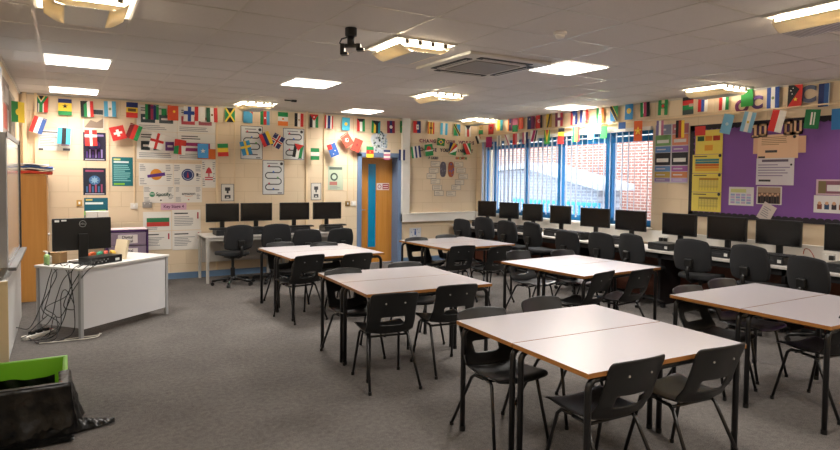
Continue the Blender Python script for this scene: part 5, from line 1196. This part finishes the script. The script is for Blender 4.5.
wflag(547, 137, 'V:#3a9a4a', 'green flag with yellow arrow and red hoist on blind', (('p', -.4, .5, .4, .5, 0, -.45, Y_), ('p', -.2, .5, .2, .5, 0, -.05, R_)), w=.24, h=.24)
wflag(561, 136, 'H:' + K_c + ',' + Y_ + ',' + R_ + ',' + R_, 'black-yellow-red flag in front of the third mullion', (), w=.24, h=.26, tilt=4)
wflag(576, 134, 'V:' + G_ + ',' + Y_ + ',' + R_, 'green-yellow-red upright flag on the blind top', (('s', 0, 0, .12, G_),), w=.24, h=.24)
wflag(591, 132, 'V:' + W_ + ',#d8eef4,#5ac0d8', 'white and pale aqua flag on the blind top', (), w=.23, h=.22)
wflag(604, 131, 'V:#2fa84a', 'plain light green flag in front of the thick mullion', (('p', -.5, .5, .5, .5, .5, .35, -.5, .35, '#b86a3a'),), w=.22, h=.22, tilt=4)
wflag(622, 127, 'V:#3a6ab0', 'blue wedge shaped flag folded on the blind headrail', (('p', -.5, -.5, .5, -.5, .5, -.2, -.5, -.2, W_),), w=.22, h=.14)
wflag(638, 131, 'V:#e2622a', 'orange flag with yellow sunburst at the window end', (('s', 0, 0, .5, Y_), ('d', 0, 0, .2, '#e2622a'), ('d', 0, 0, .15, Y_)), w=.23, h=.29)
wflag(660, 128, 'V:#7a6a9a,' + W_ + ',#b86a8a', 'mauve and white flag over the subject poster', (), w=.2, h=.2)
wflag(680, 129, 'V:' + K_c + ',' + '#a83a2a' + ',' + Y_, 'black-red-yellow upright flag over the subject poster', (), w=.21, h=.23)
wflag(727, 124, 'V:#7ab8d8', 'leaning light blue flag at the purple board top', (('d', 0, 0, .15, '#c8dce4'),), w=.2, h=.24, tilt=14)
wflag(748, 122, 'V:#8ac0dc,' + W_ + ',#8ac0dc', 'leaning pale blue and white flag at purple board top', (('d', 0, 0, .1, Y_),), w=.22, h=.24, tilt=14)
wflag(777, 121, 'V:' + R_ + ',' + W_, 'leaning red and white flag between the peach letters', (), w=.24, h=.25, tilt=14)
wflag(812, 119, 'V:#1f7a45', 'green flag with white script at the purple board top', (('r', -.1, -.3, .02, .35, W_), ('r', .1, -.3, .2, .35, '#cfe4d4')), w=.24, h=.21, tilt=6)
wflag(838, 119, 'V:#2f7ab8', 'blue flag cut off by the picture edge', (), w=.2, h=.22)
p = flag(18, 112, 0.17, 0.22, 'L', 'V:#2f7a3a,' + Y_, 'green and yellow flag on the wall beside the corner pipes', (('d', 0, 0, .2, Y_),), val=XL + 0.10, yaw=-40)
def string(pts, label, sag=0.0):
    o = MB().tube(pts, 0.0022, paint('#d8d0c0'), 5).build('bunting_string'); tag(o, label, 'string', 'bunting strings')
up.sort(key=lambda q: q.x); lo.sort(key=lambda q: q.x); upr.sort(key=lambda q: -q.y); lor.sort(key=lambda q: -q.y)
string([up[0] + Vector((-.1, 0, .01))] + [q + Vector((0, 0, .003)) for q in up], 'upper bunting string along the back wall')
string([q + Vector((0, 0, .003)) for q in lo], 'lower swagging bunting string along the back wall')
string([q + Vector((0, 0, .003)) for q in upr], 'upper bunting string along the window wall')
string([q + Vector((0, 0, .003)) for q in lor], 'lower bunting string across blind and purple board')

# ------------------------------------------------------------------ green box and black bin bag
t = thing('green_box', 'lime green plastic recycling box on the carpet', 'box', (-0.08, -1.95, 0))
M_lime = mat('lime_plastic', '#6fae1e', 0.35)
def tub(z0, z1, wx0, wy0, wx1, wy1, th):
    s = MB()
    def ring(w, l, z): return [(-w, -l, z), (w, -l, z), (w, l, z), (-w, l, z)]
    rs = [ring(wx0, wy0, z0), ring(wx1, wy1, z1), ring(wx1 - th, wy1 - th, z1), ring(wx0 - th, wy0 - th, z0 + th)]
    for a, b_ in zip(rs, rs[1:]):
        for k in range(4): s.face([a[k], a[(k + 1) % 4], b_[(k + 1) % 4], b_[k]], M_lime)
    s.face(rs[0][::-1], M_lime); s.face(rs[3], M_lime); return s
tub(0, 0.30, 0.205, 0.29, 0.235, 0.325, 0.006).build('box_body', t)
s = MB(); 
for q in ((-0.255, -0.345, 0.255, -0.325), (-0.255, 0.325, 0.255, 0.345), (-0.255, -0.325, -0.235, 0.325), (0.235, -0.325, 0.255, 0.325)): s.box(q[0], q[1], 0.275, q[2], q[3], 0.305, M_lime)
s.build('rim', t, bevel=0.005)
# bag: skirt over the front half, top folded, inside hanging down, tail on the floor
M_bag = mat('black_polythene', '#040404', 0.3, spec=0.3, bump=0.35, bscale=22)
def crumple(x, y, z, k=1.0):
    return 0.012 * k * (math.sin(23 * x + 9 * z + 3) * math.sin(31 * y + 17 * z) + 0.6 * math.sin(57 * x - 41 * z + 2) * math.sin(47 * y + 5))
outline = [(-0.248, -0.05), (-0.25, -0.20), (-0.25, -0.36), (-0.10, -0.365), (0.10, -0.365), (0.268, -0.36), (0.27, -0.22), (0.268, -0.06)]
def resample(P, n):
    P = [Vector((a, b_, 0)) for a, b_ in P]; L = [0]
    for a, b_ in zip(P, P[1:]): L.append(L[-1] + (b_ - a).length)
    out = []
    for k in range(n + 1):
        d_ = L[-1] * k / n; i = max(j for j in range(len(L)) if L[j] <= d_ + 1e-9); i = min(i, len(P) - 2)
        out.append(P[i].lerp(P[i + 1], (d_ - L[i]) / (L[i + 1] - L[i])))
    return out
NS = 64; OL = resample(outline, NS)
def bag_fn(u, v):
    p = OL[round(u * NS)]; c = Vector((0, -0.15, 0)); n_ = (p - c); n_.z = 0; n_.normalize()
    if v < 0.5:                           # outer skirt from the carpet up to the rim
        q = v / 0.5; z = 0.008 + 0.30 * q; spread = 0.05 * (1 - q) ** 2 + (0.03 * (1 - q)) * (0.5 + 0.5 * math.sin(u * 40))
        x, y = p.x + n_.x * spread, p.y + n_.y * spread
        r = crumple(p.x * 2, p.y * 2, z * 1.5, 1.0 * (1 - 0.5 * q)); x += n_.x * abs(r); y += n_.y * abs(r)
        return (max(x, -0.257), y, z)
    q = (v - 0.5) / 0.5                   # over the rim and down inside
    k = 0.05 + 0.08 * min(1, q * 2); z = 0.314 if q < 0.3 else 0.314 - 0.26 * (q - 0.3)
    sx = 1 - 0.24 * min(1, q / 0.3); sy = 1 - 0.24 * min(1, q / 0.3)
    x, y = p.x * sx, -0.16 + (p.y + 0.16) * sy; r = crumple(p.x * 2, p.y * 2, z, 0.25)
    return (x + r, y + r, z)
t = thing('bin_bag', 'black polythene bin bag draped over the green box front', 'bin bag', (-0.08, -1.95, 0))
MB().grid(bag_fn, NS, 26, M_bag).build('bag_skirt', t, smooth=True)
def inner(u, v):
    x = -0.18 + 0.36 * u; z = 0.10 + 0.175 * v; return (x, -0.02 + 0.008 * math.sin(u * 19 + v * 7), z + 0.008 * math.sin(u * 7))
s = MB(); s.grid(inner, 24, 8, M_bag); s.grid(lambda u, v: (-0.18 + 0.36 * u, -0.27 + 0.26 * v, 0.10 + 0.02 * math.sin(u * 17) * math.sin(v * 11)), 18, 10, M_bag); s.build('bag_lining', t, smooth=True)
def tail(u, v):
    x = 0.24 + 0.27 * u; w2 = 0.13 * (1 - 0.75 * u); y = -0.30 + (-0.5 + v) * 2 * w2 - 0.02 * u
    z = 0.012 + (0.075 * (1 - u) ** 2 + 0.02) * math.sin(v * PI) * (0.75 + 0.25 * math.sin(u * 26 + v * 4)) + abs(crumple(x, y, u, 0.7))
    return (x, y, z)
MB().grid(tail, 24, 14, M_bag).build('bag_tail', t, smooth=True)
def tail2(u, v):
    x = -0.25 + 0.53 * u; y = -0.36 - 0.17 * v; z = 0.010 + 0.06 * (1 - v) ** 2 + abs(crumple(x * 1.4, y * 2, v, 1.3)) * (0.4 + (1 - v)); return (x, y, z)
MB().grid(tail2, 36, 12, M_bag).build('bag_tail', t, smooth=True)

# ------------------------------------------------------------------ world, camera, view
wd_ = bpy.data.worlds.new('overcast_sky'); sc.world = wd_; wd_.use_nodes = True
bg = wd_.node_tree.nodes['Background']; bg.inputs['Color'].default_value = hexc('#dfeefc'); bg.inputs['Strength'].default_value = 2.5
cam = bpy.data.cameras.new('camera'); co = bpy.data.objects.new('camera', cam); COL.objects.link(co)
cam.sensor_width = 36; cam.lens = FPX / 840 * 36; cam.shift_y = (CY - 225) / 840; cam.clip_start = 0.05; cam.clip_end = 100
mw_ = Matrix(((RV.x, UV.x, -FV.x, CAM[0]), (RV.y, UV.y, -FV.y, CAM[1]), (RV.z, UV.z, -FV.z, CAM[2]), (0, 0, 0, 1))); co.matrix_world = mw_
sc.camera = co
vs = sc.view_settings; vs.view_transform = 'Standard'; vs.look = 'None'; vs.gamma = 1; vs.use_curve_mapping = False; vs.exposure = 1.5
